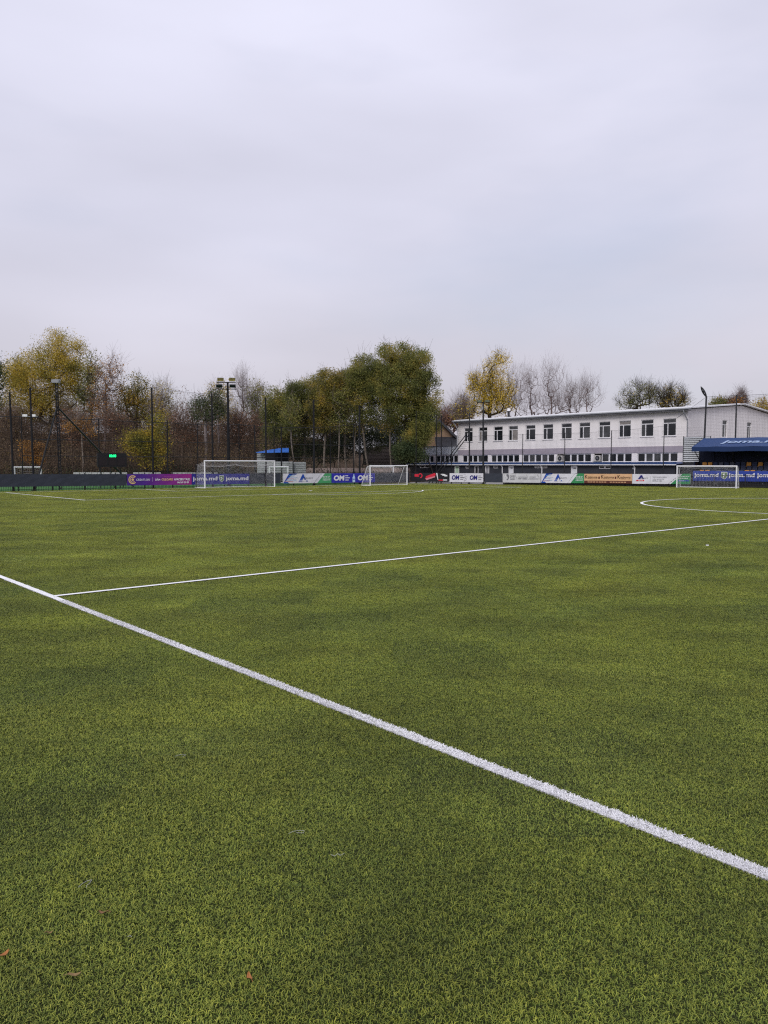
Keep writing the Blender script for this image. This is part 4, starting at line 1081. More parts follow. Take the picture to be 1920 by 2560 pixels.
def big_net(name, label, cols, zb, step=.12, r_=.004, top_wire=True, cat='net', grp='ball-stop nets'):
    """cols: list of top points; net hangs between neighbours down to zb with a slightly sagging head rope"""
    base = cols[0].lerp(cols[-1], .5); base.z = zb
    t = empty(name, base, label, cat, grp)
    S = []; rope = MB()
    for a, c in zip(cols[:-1], cols[1:]):
        L_ = (V2(c.x, c.y) - V2(a.x, a.y)).length; n_ = max(2, int(L_ / step))
        T = []
        for i in range(n_ + 1):
            u_ = i / n_; q = a.lerp(c, u_); q.z -= .03 * L_ * 4 * u_ * (1 - u_) * .35; T.append(q)
            S.append((q.x, q.y, q.z, q.x, q.y, zb, r_, r_))
        rope.path(T[::max(1, n_ // 6)] + [T[-1]], .03 if name == 'cage_net' else .012, 4)
        zt = min(a.z, c.z) - .03 * L_ * .35; m2 = int((zt - zb) / step)
        for j in range(m2 + 1):
            z = zb + (zt - zb) * j / m2; S.append((a.x, a.y, z, c.x, c.y, z, r_, r_))
    v_, f_ = tubes_np(S, 3); o = np_mesh_idx('mesh', v_, f_, M_net, parent=t); tag(o, kind='stuff')
    rope.build('head_rope', M_wire, t)
    return t
ex0 = tops[0] - DL * 6; ex1 = tops[-1] + DL * 4.5; ex1.z = tops[-1].z - .2
big_net('ball_net', 'tall black ball-stop net between the dark poles behind the left banners', [ex0] + tops + [ex1], 1.3, .13, .003)
# cage of the small pitch farther back
CAGE_OFF = -13.0
CG = [(57, 1040), (249, 1047), (420, 1055), (495, 1060), (598.5, 1060), (638, 1064), (686, 1066), (704, 1067), (826, 1066), (884, 1060)]
CL = ['slim dark cage post carrying two small white lamps at the far left', 'dark cage post above the scoreboard', 'dark cage post right of the yellow-green bush', 'thin dark cage post left of the floodlight mast', 'thin dark cage post right of the floodlight mast', 'dark cage post at the left end of the blue shed roof', 'thin dark cage post in front of the blue shed roof', 'thick dark cage post beside the right post of the large goal', 'thin dark cage post before the pale tree trunks', 'slim dark cage post left of the tallest olive tree']
ctop = []
for (px, pt), lab in zip(CG, CL):
    q = LF(px, CAGE_OFF); t_, e_ = pole('cage_post', lab, 'post', px, pt, q, .085 if px in (420, 638, 704) else .06, 'posts of the small pitch cage'); e_.z -= .05; ctop.append(e_)
    if px == 57:
        for d_ in (9, 29):
            c = e_ + V2(d_ * e_.y / F * 1.05, 0) + UP * .1; b = MB(); b.box(c, .42, .12, .22); h_ = b.build('floodlight', M_white, t_)
        b = MB(); b.tube(e_ - V2(2.4, 0), e_ + V2(1.6, 0), .025, k=6); b.build('arm', M_grey, t_)
cage = big_net('cage_net', 'black net of the small pitch cage with horizontal wires in front of the brown wood', [ctop[0] - DL * 8] + ctop + [ctop[-1] + DL * 3], 0.1, .16, .007)
for z in (4.55, 2.95):
    for a, c in zip(ctop[:-1], ctop[1:]):
        b = MB(); b.tube(Vector((a.x, a.y, z)), Vector((c.x, c.y, z)), .03, k=5); b.build('cross_wire', M_wire, cage)
# lattice mast with its two struts
mb_ = LF(150, -1.6); mz = zat(958, mb_.y); mtop = at(140.5, 958, mb_.y)
mast = empty('lattice_mast', mb_, 'slim lattice mast with a box lamp on top and two black struts at the left', 'mast')
ch = [V2(.13 * math.cos(t), .13 * math.sin(t)) for t in (0.5, 2.6, 4.7)]
chords = []
for c in ch:
    b = MB(); b.tube(mb_ + c, mtop + c * .8, .034, k=6); b.build('chord', M_pole, mast)
nl = 30; br = MB()
for i in range(nl):
    for k_ in range(3):
        a = (mb_ + ch[k_]).lerp(mtop + ch[k_] * .8, i / nl); c = (mb_ + ch[(k_ + 1) % 3]).lerp(mtop + ch[(k_ + 1) % 3] * .8, (i + 1) / nl); br.tube(a, c, .024, k=4)
tag(br.build('lacing', M_black, mast), kind='stuff')
b = MB(); c = mtop + UP * .12; b.prism([c + V2(-.36, -.2) + UP * .02, c + V2(-.28, -.2) + UP * -.1, c + V2(.26, -.2) + UP * -.1, c + V2(.30, -.2) + UP * .12, c + V2(.26, -.2) + UP * .2, c + V2(-.30, -.2) + UP * .18], V2(0, .4)); b.build('lamp_box', M_grey, mast)
j = mb_.lerp(mtop, (zat(1017, mb_.y)) / mtop.z)
e1_ = at(95, 1185, mb_.y - 1.2); e1_.z = 0
b = MB(); b.tube(j, Vector((e1_.x - .3, e1_.y, 0.0)), .07, k=8); b.build('strut', M_black, mast)
e2_ = at(252, 1131, mb_.y + 5); dd = (e2_ - j); e2b = j + dd * (j.z / (j.z - e2_.z)); b = MB(); b.tube(j, e2b, .07, k=8); b.build('strut', M_black, mast)
# scoreboard
sq = LF(281.5, -2.6); D = DL; 
sb_ = empty('scoreboard', sq, 'black scoreboard on legs with a small lit green clock', 'scoreboard')
hw_ = (LF(318, -2.6) - LF(245, -2.6)).length / 2; z0, z1 = zat(1167, sq.y), zat(1133, sq.y)
b = MB(); b.obox(sq - D * hw_ - NL * .0 + UP * z0, D * hw_ * 2, -NL * .22, UP * (z1 - z0)); b.build('cabinet', mat('scoreboard_black', (.010, .010, .012), .4, .4), sb_)
M_scr = mat('scoreboard_screen', (.016, .010, .012), .3, .4)
for k_ in (-1, 0, 1):
    b = MB(); c = sq + D * (hw_ * .62 * k_) + UP * (z0 + .12); b.obox(c - D * hw_ * .27 + NL * .004, D * hw_ * .54, NL * .012, UP * (z1 - z0 - .50)); b.build('screen', M_scr, sb_)
m_e = bpy.data.materials.new('green_led'); m_e.use_nodes = True; e_ = m_e.node_tree.nodes['Principled BSDF']; e_.inputs['Base Color'].default_value = (0, .3, .1, 1); e_.inputs['Emission Color'].default_value = (0.01, 1.0, .28, 1); e_.inputs['Emission Strength'].default_value = 1.6
v, fs = text_mesh('00:00', .045); mn, mx_ = v.min(0), v.max(0); sz = mx_ - mn; b = MB()
b.add([sq + NL * .02 + D * (-.27 + (x - mn[0]) / sz[0] * .62) + UP * (z1 - .36 + (y - mn[1]) / sz[1] * .25) for x, y, _ in v], fs); b.build('clock_digits', m_e, sb_)
for k_ in (-.8, -.1, .55):
    b = MB(); c = sq + D * hw_ * k_ - NL * .12; b.tube(c, c + UP * z0, .035, k=6); b.build('leg', M_black, sb_)
    b = MB(); b.tube(c + UP * z0, c - NL * 1.0 + D * .7, .03, k=6); b.build('brace', M_black, sb_)

# twin floodlight mast behind the large goal
M_led = mat('yellow_led', srgb(205, 190, 120), .4, .4)
def flood(t, c, D, N, w_, h_, led, tilt=.25):
    n = (N - UP * tilt).normalized(); u_ = n.cross(D).normalized(); u_ = u_ if u_.z > 0 else -u_
    b = MB(); b.obox(c - D * w_ / 2 - u_ * h_ / 2 - n * .06, D * w_, u_ * h_, n * .12); f = b.build('floodlight', M_black if led else mat('lamp_dark_grey', (.07, .07, .08), .5, .4), t)
    if led:
        for j in range(2):
            for i in range(5):
                b = MB(); q = c + D * w_ * (-.4 + .2 * i) + u_ * h_ * (.22 - .44 * j) + n * .065
                b.obox(q - D * w_ * .075 - u_ * h_ * .13, D * w_ * .15, u_ * h_ * .26, n * .01); b.build('led_cell', M_led, f)
    else:
        b = MB(); b.obox(c - D * w_ * .42 - u_ * h_ * .36 + n * .062, D * w_ * .84, u_ * h_ * .72, n * .01); b.build('lens', M_glass, f)
fq = LF(572, -3.0)
fm, ft = pole('floodlight_mast', 'thick dark floodlight mast with two tiers of lamps behind the large goal', 'mast', 572, 956, fq, .17, 'floodlight masts', r2=.10)
px_m = fq.y / F
for z_, led, xs in ((zat(951, fq.y), True, (-16.5, 12)), (zat(967, fq.y), False, (-20, 13))):
    b = MB(); a = Vector((fq.x + (xs[0] - 10) * px_m, fq.y - .15, z_ - .22)); c = Vector((fq.x + (xs[1] + 9) * px_m, fq.y - .15, z_ - .24)); b.tube(a, c, .045, k=8); b.build('cross_arm', M_pole, fm)
    for x in xs: flood(fm, Vector((fq.x + x * px_m, fq.y - .2, z_ + .06)), V2(.98, .2).normalized(), V2(.2, -.98).normalized(), .62, .34, led, .35 if led else .9)
# corner posts right of the trees
RP = [(1040, 1028, .055, 'dark net post in front of the right edge of the olive tree'), (1091, 1038, .06, 'dark net post left of the window strips, nearer the trees'), (1103, 1040, .065, 'dark net post in front of the tiled roof gable'), (1129, 1086, .05, 'short dark net post in front of the wing of the clubhouse')]
rt_ = []
for px, pt, r_, lab in RP:
    q = RF(px, -1.0); t_, e_ = pole('net_post', lab, 'post', px, pt, q, r_, 'net posts at the right fence'); rt_.append(e_)
q = RF(1173, -.8); sp1, e_ = pole('braced_post', 'black post with two long struts at the left end of the clubhouse', 'post', 1173, 1032, q, .085, None, m_=M_black)
for off_, z_ in ((0.0, zat(1075, q.y)), (.5, zat(1085, q.y))):
    a = q + UP * z_; c = RF(1091 + off_ * 16, -.8); c = Vector((c.x, c.y, zat(1183, c.y))); d_ = (c - a); c = a + d_ * ((a.z - .0) / (a.z - c.z)) if a.z > c.z else c
    b = MB(); b.tube(a, c, .05, k=8); b.build('strut', M_black, sp1)
rt_.append(e_)
lq = RF(1208.5, -.25)
lm, le = pole('lamp_mast', 'black lamp mast with a wide cross arm of lamps before the clubhouse', 'mast', 1208.5, 1006, lq, .12, 'floodlight masts', m_=M_black, lean=-.009, r2=.09)
b = MB(); b.tube(le - V2(.66, 0), le + V2(.66, 0), .04, k=8); b.build('cross_arm', M_black, lm)
for x in (-.42, .42):
    b = MB(); b.box(le + V2(x, -.1) + UP * .12, .52, .1, .2); f_ = b.build('floodlight', M_black, lm)
    for k_ in (-1, 1):
        b = MB(); b.box(le + V2(x, -.155) + UP * (.12 + .045 * k_), .46, .012, .05); b.build('led_row', mat('led_greenish', (.20, .24, .16), .4), f_)
b = MB(); b.box(le + V2(-.12, -.12) + UP * -.62, .2, .16, .3); b.build('camera_box', M_grey, lm)
NP = [(1306, 1086, 'thin black net post before the fourth upper window from the left'), (1411, 1083, 'thin black net post before the seventh upper window'), (1527, 1077, 'thin black net post right of the ninth upper window'), (1658, 1065, 'thin black net post before the last upper window beside the stand')]
nt_ = []
for px, pt, lab in NP:
    q = RF(px, -.9); t_, e_ = pole('net_post', lab, 'post', px, pt, q, .05, 'net posts at the right fence', m_=M_black); nt_.append(e_)
big_net('ball_net', 'black ball-stop net on thin posts in front of the clubhouse', [Vector((rt_[-1].x, rt_[-1].y, 5.2))] + [Vector((le.x, le.y, 5.3))] + nt_ , 2.0, .125, .0034)
big_net('ball_net', 'dark ball-stop net between the corner posts beside the olive tree', [rt_[0], rt_[1], rt_[2], Vector((rt_[3].x, rt_[3].y, rt_[3].z - .1))], 2.2, .16, .0016)
# stand net poles
sq1 = sp_(stand_x(1757, 4.3), 4.3, 0); sq1.z = 0
la, lt_ = pole('street_lamp', 'black street lamp with a long oval head behind the left end of the awning', 'lamp', 1757, 992, sq1, .10, None, m_=M_black, lean=.02)
hd = at(1753, 968, lt_.y); b = MB(); ax = (hd - lt_); L_ = ax.length; ax.normalize(); sd = V2(.93, -.2).normalized(); sd = (sd - ax * sd.dot(ax)).normalized(); n_ = ax.cross(sd)
ringv = []
for i in range(9):
    t = i / 8; wv = .16 * math.sin(math.pi * (0.08 + .9 * t)) ** .7; ringv.append([lt_ + ax * (L_ * 1.08 * t) + sd * (wv * math.cos(a)) + n_ * (.07 * math.cos(0) * math.sin(a) * (1 if t < .99 else .5)) for a in np.linspace(0, 2 * math.pi, 11)[:-1]])
b.v = [tuple(q) for rv in ringv for q in rv]; b.f = [(i * 10 + k_, i * 10 + (k_ + 1) % 10, (i + 1) * 10 + (k_ + 1) % 10, (i + 1) * 10 + k_) for i in range(8) for k_ in range(10)] + [tuple(range(9, -1, -1)), tuple(range(80, 90))]; b.smooth = True
lh = b.build('lamp_head', M_black, la)
for t in (.35, .65):
    b = MB(); c = lt_ + ax * (L_ * 1.08 * t) - n_ * (.075 if n_.y > 0 else -.075); b.tube(c, c - n_ * (.01 if n_.y > 0 else -.01), .05, k=10); b.build('lens', M_grey, lh)
sq2 = sp_(stand_x(1836.5, 4.3), 4.3, 0); sq2.z = 0
_, e2t = pole('net_pole', 'black net pole behind the middle of the blue awning', 'pole', 1836.5, 988, sq2, .085, 'poles of the net behind the stand', m_=M_black)
sq3 = sp_(stand_x(1940, 4.3), 4.3, 0); sq3.z = 0
e3t = Vector((sq3.x, sq3.y, zat(983, sq3.y)))
big_net('ball_net', 'black ball-stop net rising above the blue awning', [nt_[-1], lt_, e2t, e3t], 4.0, .14, .004)
# cables
b = MB(); b.path([at(1659, 1066, nt_[-1].y), at(1700, 1040, 74), lt_], .012, 4); o = b.build('cable', M_wire, base=nt_[-1]); tag(o, 'thin cable rising from the last net post to the street lamp', 'cable')

# ================================================================== SHED, PALING, HOUSES BEHIND
SHY = 97.0
M_corr = mat('corrugated_pale', (0.42, .43, .44), .45, .5, var=.12, vscale=1.2)
sh0 = at(655, 1180, SHY); sh0.z = 0
shed = empty('shed', sh0 + V2(2, 1), 'open shed of pale corrugated sheets with a bright blue roof behind the large goal', 'shed')
def corr(parent, px0, px1, py0, py1, Y, name='sheet', step=.26):
    a, c = at(px0, 1170, Y), at(px1, 1170, Y); z0, z1 = max(0, zat(py1, Y)), zat(py0, Y); n_ = max(2, int((z1 - z0) / step))
    for i in range(n_):
        b = MB(); za = z0 + (z1 - z0) * i / n_; zb = z0 + (z1 - z0) * (i + 1) / n_
        b.prism([Vector((a.x, Y, za)), Vector((a.x, Y - .09, za + .03)), Vector((a.x, Y - .09, zb - .05)), Vector((a.x, Y, zb - .01))], V2(c.x - a.x, 0)); b.build(name, M_corr, parent)
corr(shed, 643, 663.5, 1134, 1200, SHY)
b = MB(); a, c, d_, e_ = at(640, 1132.5, SHY - 1), at(722, 1131, SHY - 1), at(722, 1121.5, SHY + 4), at(700, 1122, SHY + 4)
b.prism([a, c, d_, e_], UP * .1); b.build('roof', mat('bright_blue_sheet', srgb(60, 120, 215), .45, .4, var=.08, vscale=1), shed)
b = MB(); a, c = at(664, 1160, SHY + 3), at(722, 1160, SHY + 3); b.obox(Vector((a.x, a.y, 0)), V2(c.x - a.x, 0), V2(0, .1), UP * zat(1126, SHY + 3)); b.build('back_wall', M_dark, shed)
for px in (664, 693, 721):
    b = MB(); q = at(px, 1150, SHY - .6); b.tube(Vector((q.x, q.y, 0)), Vector((q.x, q.y, zat(1132, SHY - .6))), .06, k=6); b.build('post', M_pole, shed)
cf = empty('sheet_fence', at(705, 1190, SHY - 2), 'pale corrugated sheet fence below the blue shed roof', 'fence')
corr(cf, 645, 732, 1154, 1205, SHY - 2); corr(cf, 733, 765, 1155, 1205, SHY - 1.6)
b = MB(); q = at(732.5, 1150, SHY - 2.1); b.tube(Vector((q.x, q.y, 0)), Vector((q.x, q.y, zat(1153, SHY - 2))), .06, k=6); b.build('post', M_pole, cf)
M_pal = mat('pinkish_paling', (0.42, .33, .30), .85, .2, var=.18, vscale=3)
PALY = 101.0
pal = empty('paling_fence', at(890, 1190, PALY), 'pinkish plank fence behind the trunks of the olive trees', 'fence')
a, c = at(762, 1190, PALY).x, at(1026, 1190, PALY).x; n_ = int((c - a) / .165); rr = random.Random(9)
for i in range(n_):
    x = a + (c - a) * i / n_; h_ = 1.74 + rr.uniform(-.05, .05); b = MB(); b.obox(Vector((x, PALY + rr.uniform(0, .02), -.05)), V2(.14, 0), V2(0, .025), UP * h_); b.build('plank', M_pal, pal)
for z in (.35, 1.35):
    b = MB(); b.obox(Vector((a, PALY + .05, z)), V2(c - a, 0), V2(0, .05), UP * .1); b.build('rail', M_pal, pal)
# low white barrier beyond the navy hoarding
bar = empty('white_barrier', LF(300, -11), 'low white barrier of short panels beyond the navy hoarding', 'barrier')
a, c = LF(184, -10), LF(545, -10); n_ = 26
for i in range(n_):
    if i in (9, 15, 16): continue
    q, w_ = a.lerp(c, i / n_), a.lerp(c, (i + .9) / n_); b = MB(); b.obox(Vector((q.x, q.y, zat(1187.5, q.y))), V2(w_.x - q.x, w_.y - q.y), -NL * .06, UP * .26); b.build('panel', mat('barrier_white', (.62, .60, .60), .6, var=.15, vscale=1), bar)
    b = MB(); b.obox(Vector((q.x, q.y, -.02)) - NL * .02, DL * .06, -NL * .05, UP * zat(1187, q.y)); b.build('post', M_grey, bar)
# brown cottage and tiled house
M_brown = mat('brown_timber', (.085, .058, .045), .8, .2, var=.2, vscale=1.5); M_tile = mat('dark_roof_tile', (.035, .035, .042), .45, .5, var=.3, vscale=2); M_brick = mat('orange_brick', (.30, .20, .135), .85, .2, var=.15, vscale=2)
def house(name, label, px0, px1, zw, zr_, Y, dep, matw, matr, gable_px=None):
    x0, x1 = at(px0, 1150, Y).x, at(px1, 1150, Y).x
    t = empty(name, V2((x0 + x1) / 2, Y), label, 'house')
    b = MB(); b.obox(V2(x0, Y), V2(x1 - x0, 0), V2(0, dep), UP * zw); b.build('wall', matw, t)
    rows = 12
    rf_ = MB(); xm = dep / 2
    rf_.prism([Vector((x0 - .5, Y - .6, zw - .1)), Vector((x1 + .5, Y - .6, zw - .1)), Vector((x1 + .5, Y + xm, zr_)), Vector((x0 - .5, Y + xm, zr_))], UP * .12)
    rf_.prism([Vector((x0 - .5, Y + dep + .6, zw - .1)), Vector((x0 - .5, Y + xm, zr_)), Vector((x1 + .5, Y + xm, zr_)), Vector((x1 + .5, Y + dep + .6, zw - .1))], UP * .12)
    r_ = rf_.build('roof', matr, t)
    for j in range(rows):
        t0 = j / rows; b = MB(); y_ = Y - .6 + (xm + .6) * t0; z_ = zw - .1 + (zr_ - zw + .1) * t0 + .12
        b.obox(Vector((x0 - .5, y_, z_)), V2(x1 - x0 + 1, 0), Vector((0, (xm + .6) / rows * .9, (zr_ - zw) / rows * .55)), UP * .06); b.build('tile_course', matr, r_)
    for xx_ in (x0 + .002, x1 - .002):
        b = MB(); b.add([Vector((xx_, Y, zw)), Vector((xx_, Y + dep, zw)), Vector((xx_, Y + xm, zr_ - .05))], [(0, 1, 2)]); b.build('gable', matw, t)
    return t, x0, x1
house('cottage', 'low brown cottage behind the plank fence and tree trunks', 916, 1030, 2.2, 4.6, 112, 7, M_brown, mat('brown_roof', (.075, .055, .045), .8, .2, var=.25, vscale=1.5))
b = MB()
ht, x0, x1 = house('tiled_house', 'house with dark tiled roofs and orange brick walls behind the olive tree', 1098, 1160, 4.5, 6.6, 118, 7, M_brick, M_tile)
# taller cross gable of the same house
Yg = 121.0; xa, xb = at(1060, 1100, Yg).x, at(1134, 1100, Yg).x; xm = at(1097, 1100, Yg).x; zt = zat(1052, Yg); ze = zat(1090, Yg)
b = MB(); b.prism([Vector((xa, Yg, 0)), Vector((xb, Yg, 0)), Vector((xb, Yg, ze)), Vector((xm, Yg, zt)), Vector((xa, Yg, ze))], V2(0, 7)); b.build('cross_wing', M_brick, ht)
for xs, s_ in ((xa, -1), (xb, 1)):
    b = MB(); e_ = Vector((xs + s_ * .5, Yg - 1.0, ze - .6)); m_ = Vector((xm, Yg - 1.0, zt - .2)); b.prism([e_, m_, m_ + UP * .45, e_ + UP * .45], V2(0, 9)); b.build('cross_roof', M_tile, ht)
for px in (1128, 1142):
    b = MB(); q = at(px, 1150, 118); b.obox(Vector((q.x - .3, 117.9, 3.0)), V2(.7, 0), V2(0, .08), UP * 1.0); b.build('window', M_glass, ht)
h2, x0, x1 = house('dark_house', 'house with a pale glinting shingle roof seen through the olive trees', 945, 1050, 5.2, 8.6, 126, 8, M_brown, mat('pale_shingle', (.07, .07, .08), .4, .5, var=.5, vscale=2))

# ================================================================== TREES
M_bark = mat('dark_bark', (.045, .036, .030), .9, .15, var=.3, vscale=4); M_bark_l = mat('pale_bark', (.21, .175, .145), .9, .15, var=.35, vscale=3); M_bark_g = mat('grey_twigs', (.24, .20, .195), .9, .15, var=.2, vscale=3)
M_bark_b = mat('brown_stems', (.15, .105, .078), .9, .15, var=.25, vscale=2); M_bark_r = mat('reddish_twigs', (.20, .155, .148), .9, .15, var=.2, vscale=3)
L_YOL = leaf_mat('leaves_yellow_olive', [(0.0, (0.168, 0.168, 0.037)), (.35, (0.378, 0.315, 0.058)), (.65, (0.567, 0.430, 0.068)), (1.0, (0.714, 0.504, 0.084))], trans=.4)
L_OLV = leaf_mat('leaves_olive', [(0.0, (0.091, 0.109, 0.034)), (.4, (0.189, 0.202, 0.057)), (.75, (0.299, 0.280, 0.073)), (1.0, (0.520, 0.390, 0.085))], trans=.42)
L_OLV2 = leaf_mat('leaves_olive_gold', [(0.0, (0.090, 0.096, 0.026)), (.35, (0.198, 0.186, 0.046)), (.7, (0.408, 0.312, 0.060)), (1.0, (0.648, 0.408, 0.072))], trans=.4)
L_GRN = leaf_mat('leaves_dark_green', [(0.0, (0.037, 0.057, 0.027)), (.5, (0.075, 0.105, 0.043)), (1.0, (0.175, 0.175, 0.062))], trans=.35)
L_YEL = leaf_mat('leaves_bright_yellow', [(0.0, (.26, .22, .04)), (.3, (.52, .38, .04)), (.65, (.72, .52, .06)), (1.0, (.80, .60, .10))], trans=.4)
L_ORG = leaf_mat('leaves_orange_brown', [(0.0, (0.131, 0.072, 0.032)), (.4, (0.290, 0.145, 0.043)), (.75, (0.493, 0.246, 0.043)), (1.0, (0.609, 0.319, 0.058))])
L_RUS = leaf_mat('leaves_rust', [(0.0, (.12, .075, .055)), (.5, (.23, .13, .085)), (1.0, (.38, .185, .095))], trans=.3)
L_BUSH = leaf_mat('leaves_yellow_green', [(0.0, (0.087, 0.094, 0.020)), (.4, (0.217, 0.196, 0.029)), (.7, (0.392, 0.304, 0.032)), (1.0, (0.580, 0.392, 0.043))])
L_BRN = leaf_mat('leaves_brown_thicket', [(0.0, (.06, .046, .030)), (.5, (.14, .10, .062)), (.85, (.23, .155, .082)), (1.0, (.30, .22, .065))], trans=.25)
def leaves_np(cent, sig, per, size, r, flat=.6):
    cent = np.asarray(cent, float); n = len(cent) * per
    c = np.repeat(cent, per, 0) + np.clip(r.normal(0, 1, (n, 3)), -1.7, 1.7) * np.array([sig, sig, sig * .8])
    a = r.normal(0, 1, (n, 3)); a /= np.linalg.norm(a, axis=1, keepdims=True)
    b = r.normal(0, 1, (n, 3)); b -= a * (a * b).sum(1, keepdims=True); b /= np.linalg.norm(b, axis=1, keepdims=True)
    s = size * (.55 + .9 * r.random((n, 1)))
    a = a * s * .5; b = b * s * .5 * flat
    return np.stack([c - a, c + b * .9 - a * .1, c + a, c - b * .9 - a * .1], 1)
def make_tree(name, label, px, Y, blobs, n_cl, per, leaf, leafm, barkm=None, trunk=.16, zbase=None, fork=.35, seed=1, sig=.55, lean_px=0, twigs=0, twig_len=1.2, tip=.022, group='trees around the pitch', cat='tree', edge=.55, depth=1.0, up=.25, flat=.6, droop=0.0):
    r = np.random.default_rng(seed); barkm = barkm or M_bark
    b0 = at(px, 1200, Y); zb = bank_h(b0.x, Y) - .1 if zbase is None else zbase
    base = np.array([b0.x, Y, zb])
    cents = []
    areas = np.array([b[2] * b[3] for b in blobs], float); cnt = np.maximum(1, (n_cl * areas / areas.sum()).astype(int))
    for (bx_, by_, rx, ry), k_ in zip(blobs, cnt):
        c = np.array(at(bx_, by_, Y)); s = Y / F
        d = r.normal(0, 1, (k_, 3)); d /= np.linalg.norm(d, axis=1, keepdims=True)
        rad = edge + (1 - edge) * r.random((k_, 1)) ** .5; rad = np.where(r.random((k_, 1)) < .25, rad * r.random((k_, 1)), rad)
        cents.append(c + d * rad * np.array([rx * s, rx * s * depth, ry * s]))
    cents = np.concatenate(cents); cents[:, 2] = np.maximum(cents[:, 2], zb + .4)
    top = cents[:, 2].max(); cen = cents.mean(0)
    # trunk
    hf = zb + (top - zb) * fork; tx = np.array(at(px + lean_px, 1200, Y))[0]
    nodes = [base]; par = [-1]; m = 5
    for i in range(1, m + 1):
        t = i / m; q = base + (np.array([tx + (cen[0] - tx) * .3 * t, Y, hf]) - base) * t + np.append(r.normal(0, .06 * trunk / .15, 2), 0); nodes.append(q); par.append(i - 1)
    leader = nodes[-1]
    steps = 4; gt = np.array([cen[0], cen[1], hf + (top - hf) * .75])
    for i in range(1, steps + 1):
        q = leader + (gt - leader) * i / steps + np.append(r.normal(0, .2, 2), 0); nodes.append(q); par.append(len(nodes) - 2)
    order = np.argsort(np.linalg.norm(cents - leader, axis=1)); first = 3
    for ci in order:
        t = cents[ci]; N_ = np.array(nodes[first:]); d = t - N_; ds = np.linalg.norm(d, axis=1); cost = ds + 1.2 * np.maximum(0, N_[:, 2] - t[2] + .2 * ds)
        j = int(np.argmin(cost)) + first; a = nodes[j]; k_ = 3 if ds[j - first] > 1.2 else 2; prev = j
        for i in range(1, k_ + 1):
            u_ = i / k_; q = a + (t - a) * u_; q[2] += -up * ds[j - first] * 4 * u_ * (1 - u_) * .25 + 0
            if i < k_: q = q + r.normal(0, .05 * ds[j - first], 3)
            nodes.append(q); par.append(prev); prev = len(nodes) - 1
    nodes = np.array(nodes); par = np.array(par); cntd = np.ones(len(nodes))
    for i in range(len(nodes) - 1, 0, -1): cntd[par[i]] += cntd[i]
    rad = tip * cntd ** .46; rad = rad / max(rad[1], 1e-6) * trunk if rad[1] > trunk * 1.6 or rad[1] < trunk * .6 else rad
    rad = np.maximum(rad, tip * .8); rad[0] = rad[1] * 1.15
    idx = np.arange(1, len(nodes)); segs = np.concatenate([nodes[par[idx]], nodes[idx], rad[par[idx]][:, None], rad[idx][:, None]], 1)
    segs[:, 6] = np.minimum(segs[:, 6], segs[:, 7] * 1.8)
    t_ = empty(name, Vector(base), label, cat, group)
    v, f = tubes_np(segs, 5); np_mesh_idx('trunk', v, f, barkm, parent=t_, smooth=True)
    if twigs:
        n = len(cents) * twigs; p0 = np.repeat(cents, twigs, 0) + r.normal(0, .12, (n, 3)); out_ = p0 - np.array([cen[0], cen[1], hf])
        out_ /= np.linalg.norm(out_, axis=1, keepdims=True) + 1e-6; d = out_ * .8 + r.normal(0, .55, (n, 3)) + np.array([0, 0, up * 1.6 - droop]); d /= np.linalg.norm(d, axis=1, keepdims=True)
        L_ = twig_len * (.5 + r.random((n, 1))); p1 = p0 + d * L_ * .55; d2 = d + r.normal(0, .35, (n, 3)) + np.array([0, 0, up * .5 - droop]); p2 = p1 + d2 * L_ * .5
        tr = np.full((n, 1), tip * .62); s1 = np.concatenate([p0, p1, tr, tr * .75], 1); s2 = np.concatenate([p1, p2, tr * .75, tr * .4], 1)
        d3 = d + r.normal(0, .6, (n, 3)); p3 = p1 + d3 * L_ * .4; s3 = np.concatenate([p1, p3, tr * .65, tr * .35], 1)
        v, f = tubes_np(np.concatenate([s1, s2, s3]), 3); o = np_mesh_idx('twigs', v, f, barkm, parent=t_); tag(o, kind='stuff')
    if per:
        o = np_mesh('crown', leaves_np(cents, sig, per, leaf, r, flat).reshape(-1, 3), 4, leafm, parent=t_); tag(o, kind='stuff')
    return t_
TG = 'autumn trees at the left'
make_tree('broad_tree', 'broad yellow-olive tree with the widest crown at the far left', 130, 118, [(110, 935, 85, 62), (150, 885, 55, 50), (55, 950, 55, 50), (185, 945, 45, 50), (100, 1010, 85, 40)], 420, 180, .165, L_YOL, trunk=.32, fork=.3, seed=21, sig=.75, twigs=2, group=TG)
make_tree('edge_tree', 'dark green tree cut by the left edge of the picture', -12, 108, [(-12, 960, 24, 75)], 60, 60, .22, L_GRN, trunk=.2, fork=.3, seed=22, sig=.6, group=TG)
make_tree('slim_tree', 'slim green tree between the broad yellow tree and the orange-tipped tree', 228, 116, [(230, 915, 20, 38), (218, 965, 26, 40), (225, 1005, 34, 26)], 90, 44, .22, L_OLV, trunk=.16, fork=.35, seed=23, sig=.55, twigs=2, group=TG)
make_tree('sparse_tree', 'thin tree with sparse orange leaves and bare twig tips', 262, 114, [(275, 930, 36, 40), (262, 985, 36, 42), (250, 1030, 30, 30)], 110, 26, .2, L_ORG, barkm=M_bark_r, trunk=.15, fork=.3, seed=24, sig=.55, twigs=6, twig_len=1.4, tip=.016, group=TG)
make_tree('brown_tree', 'rounded brown-olive tree left of the tall net pole above the purple banner', 345, 118, [(335, 980, 42, 40), (355, 1010, 50, 45), (318, 1015, 30, 40)], 150, 48, .22, L_OLV2, trunk=.18, fork=.3, seed=25, sig=.6, twigs=4, tip=.016, group=TG)
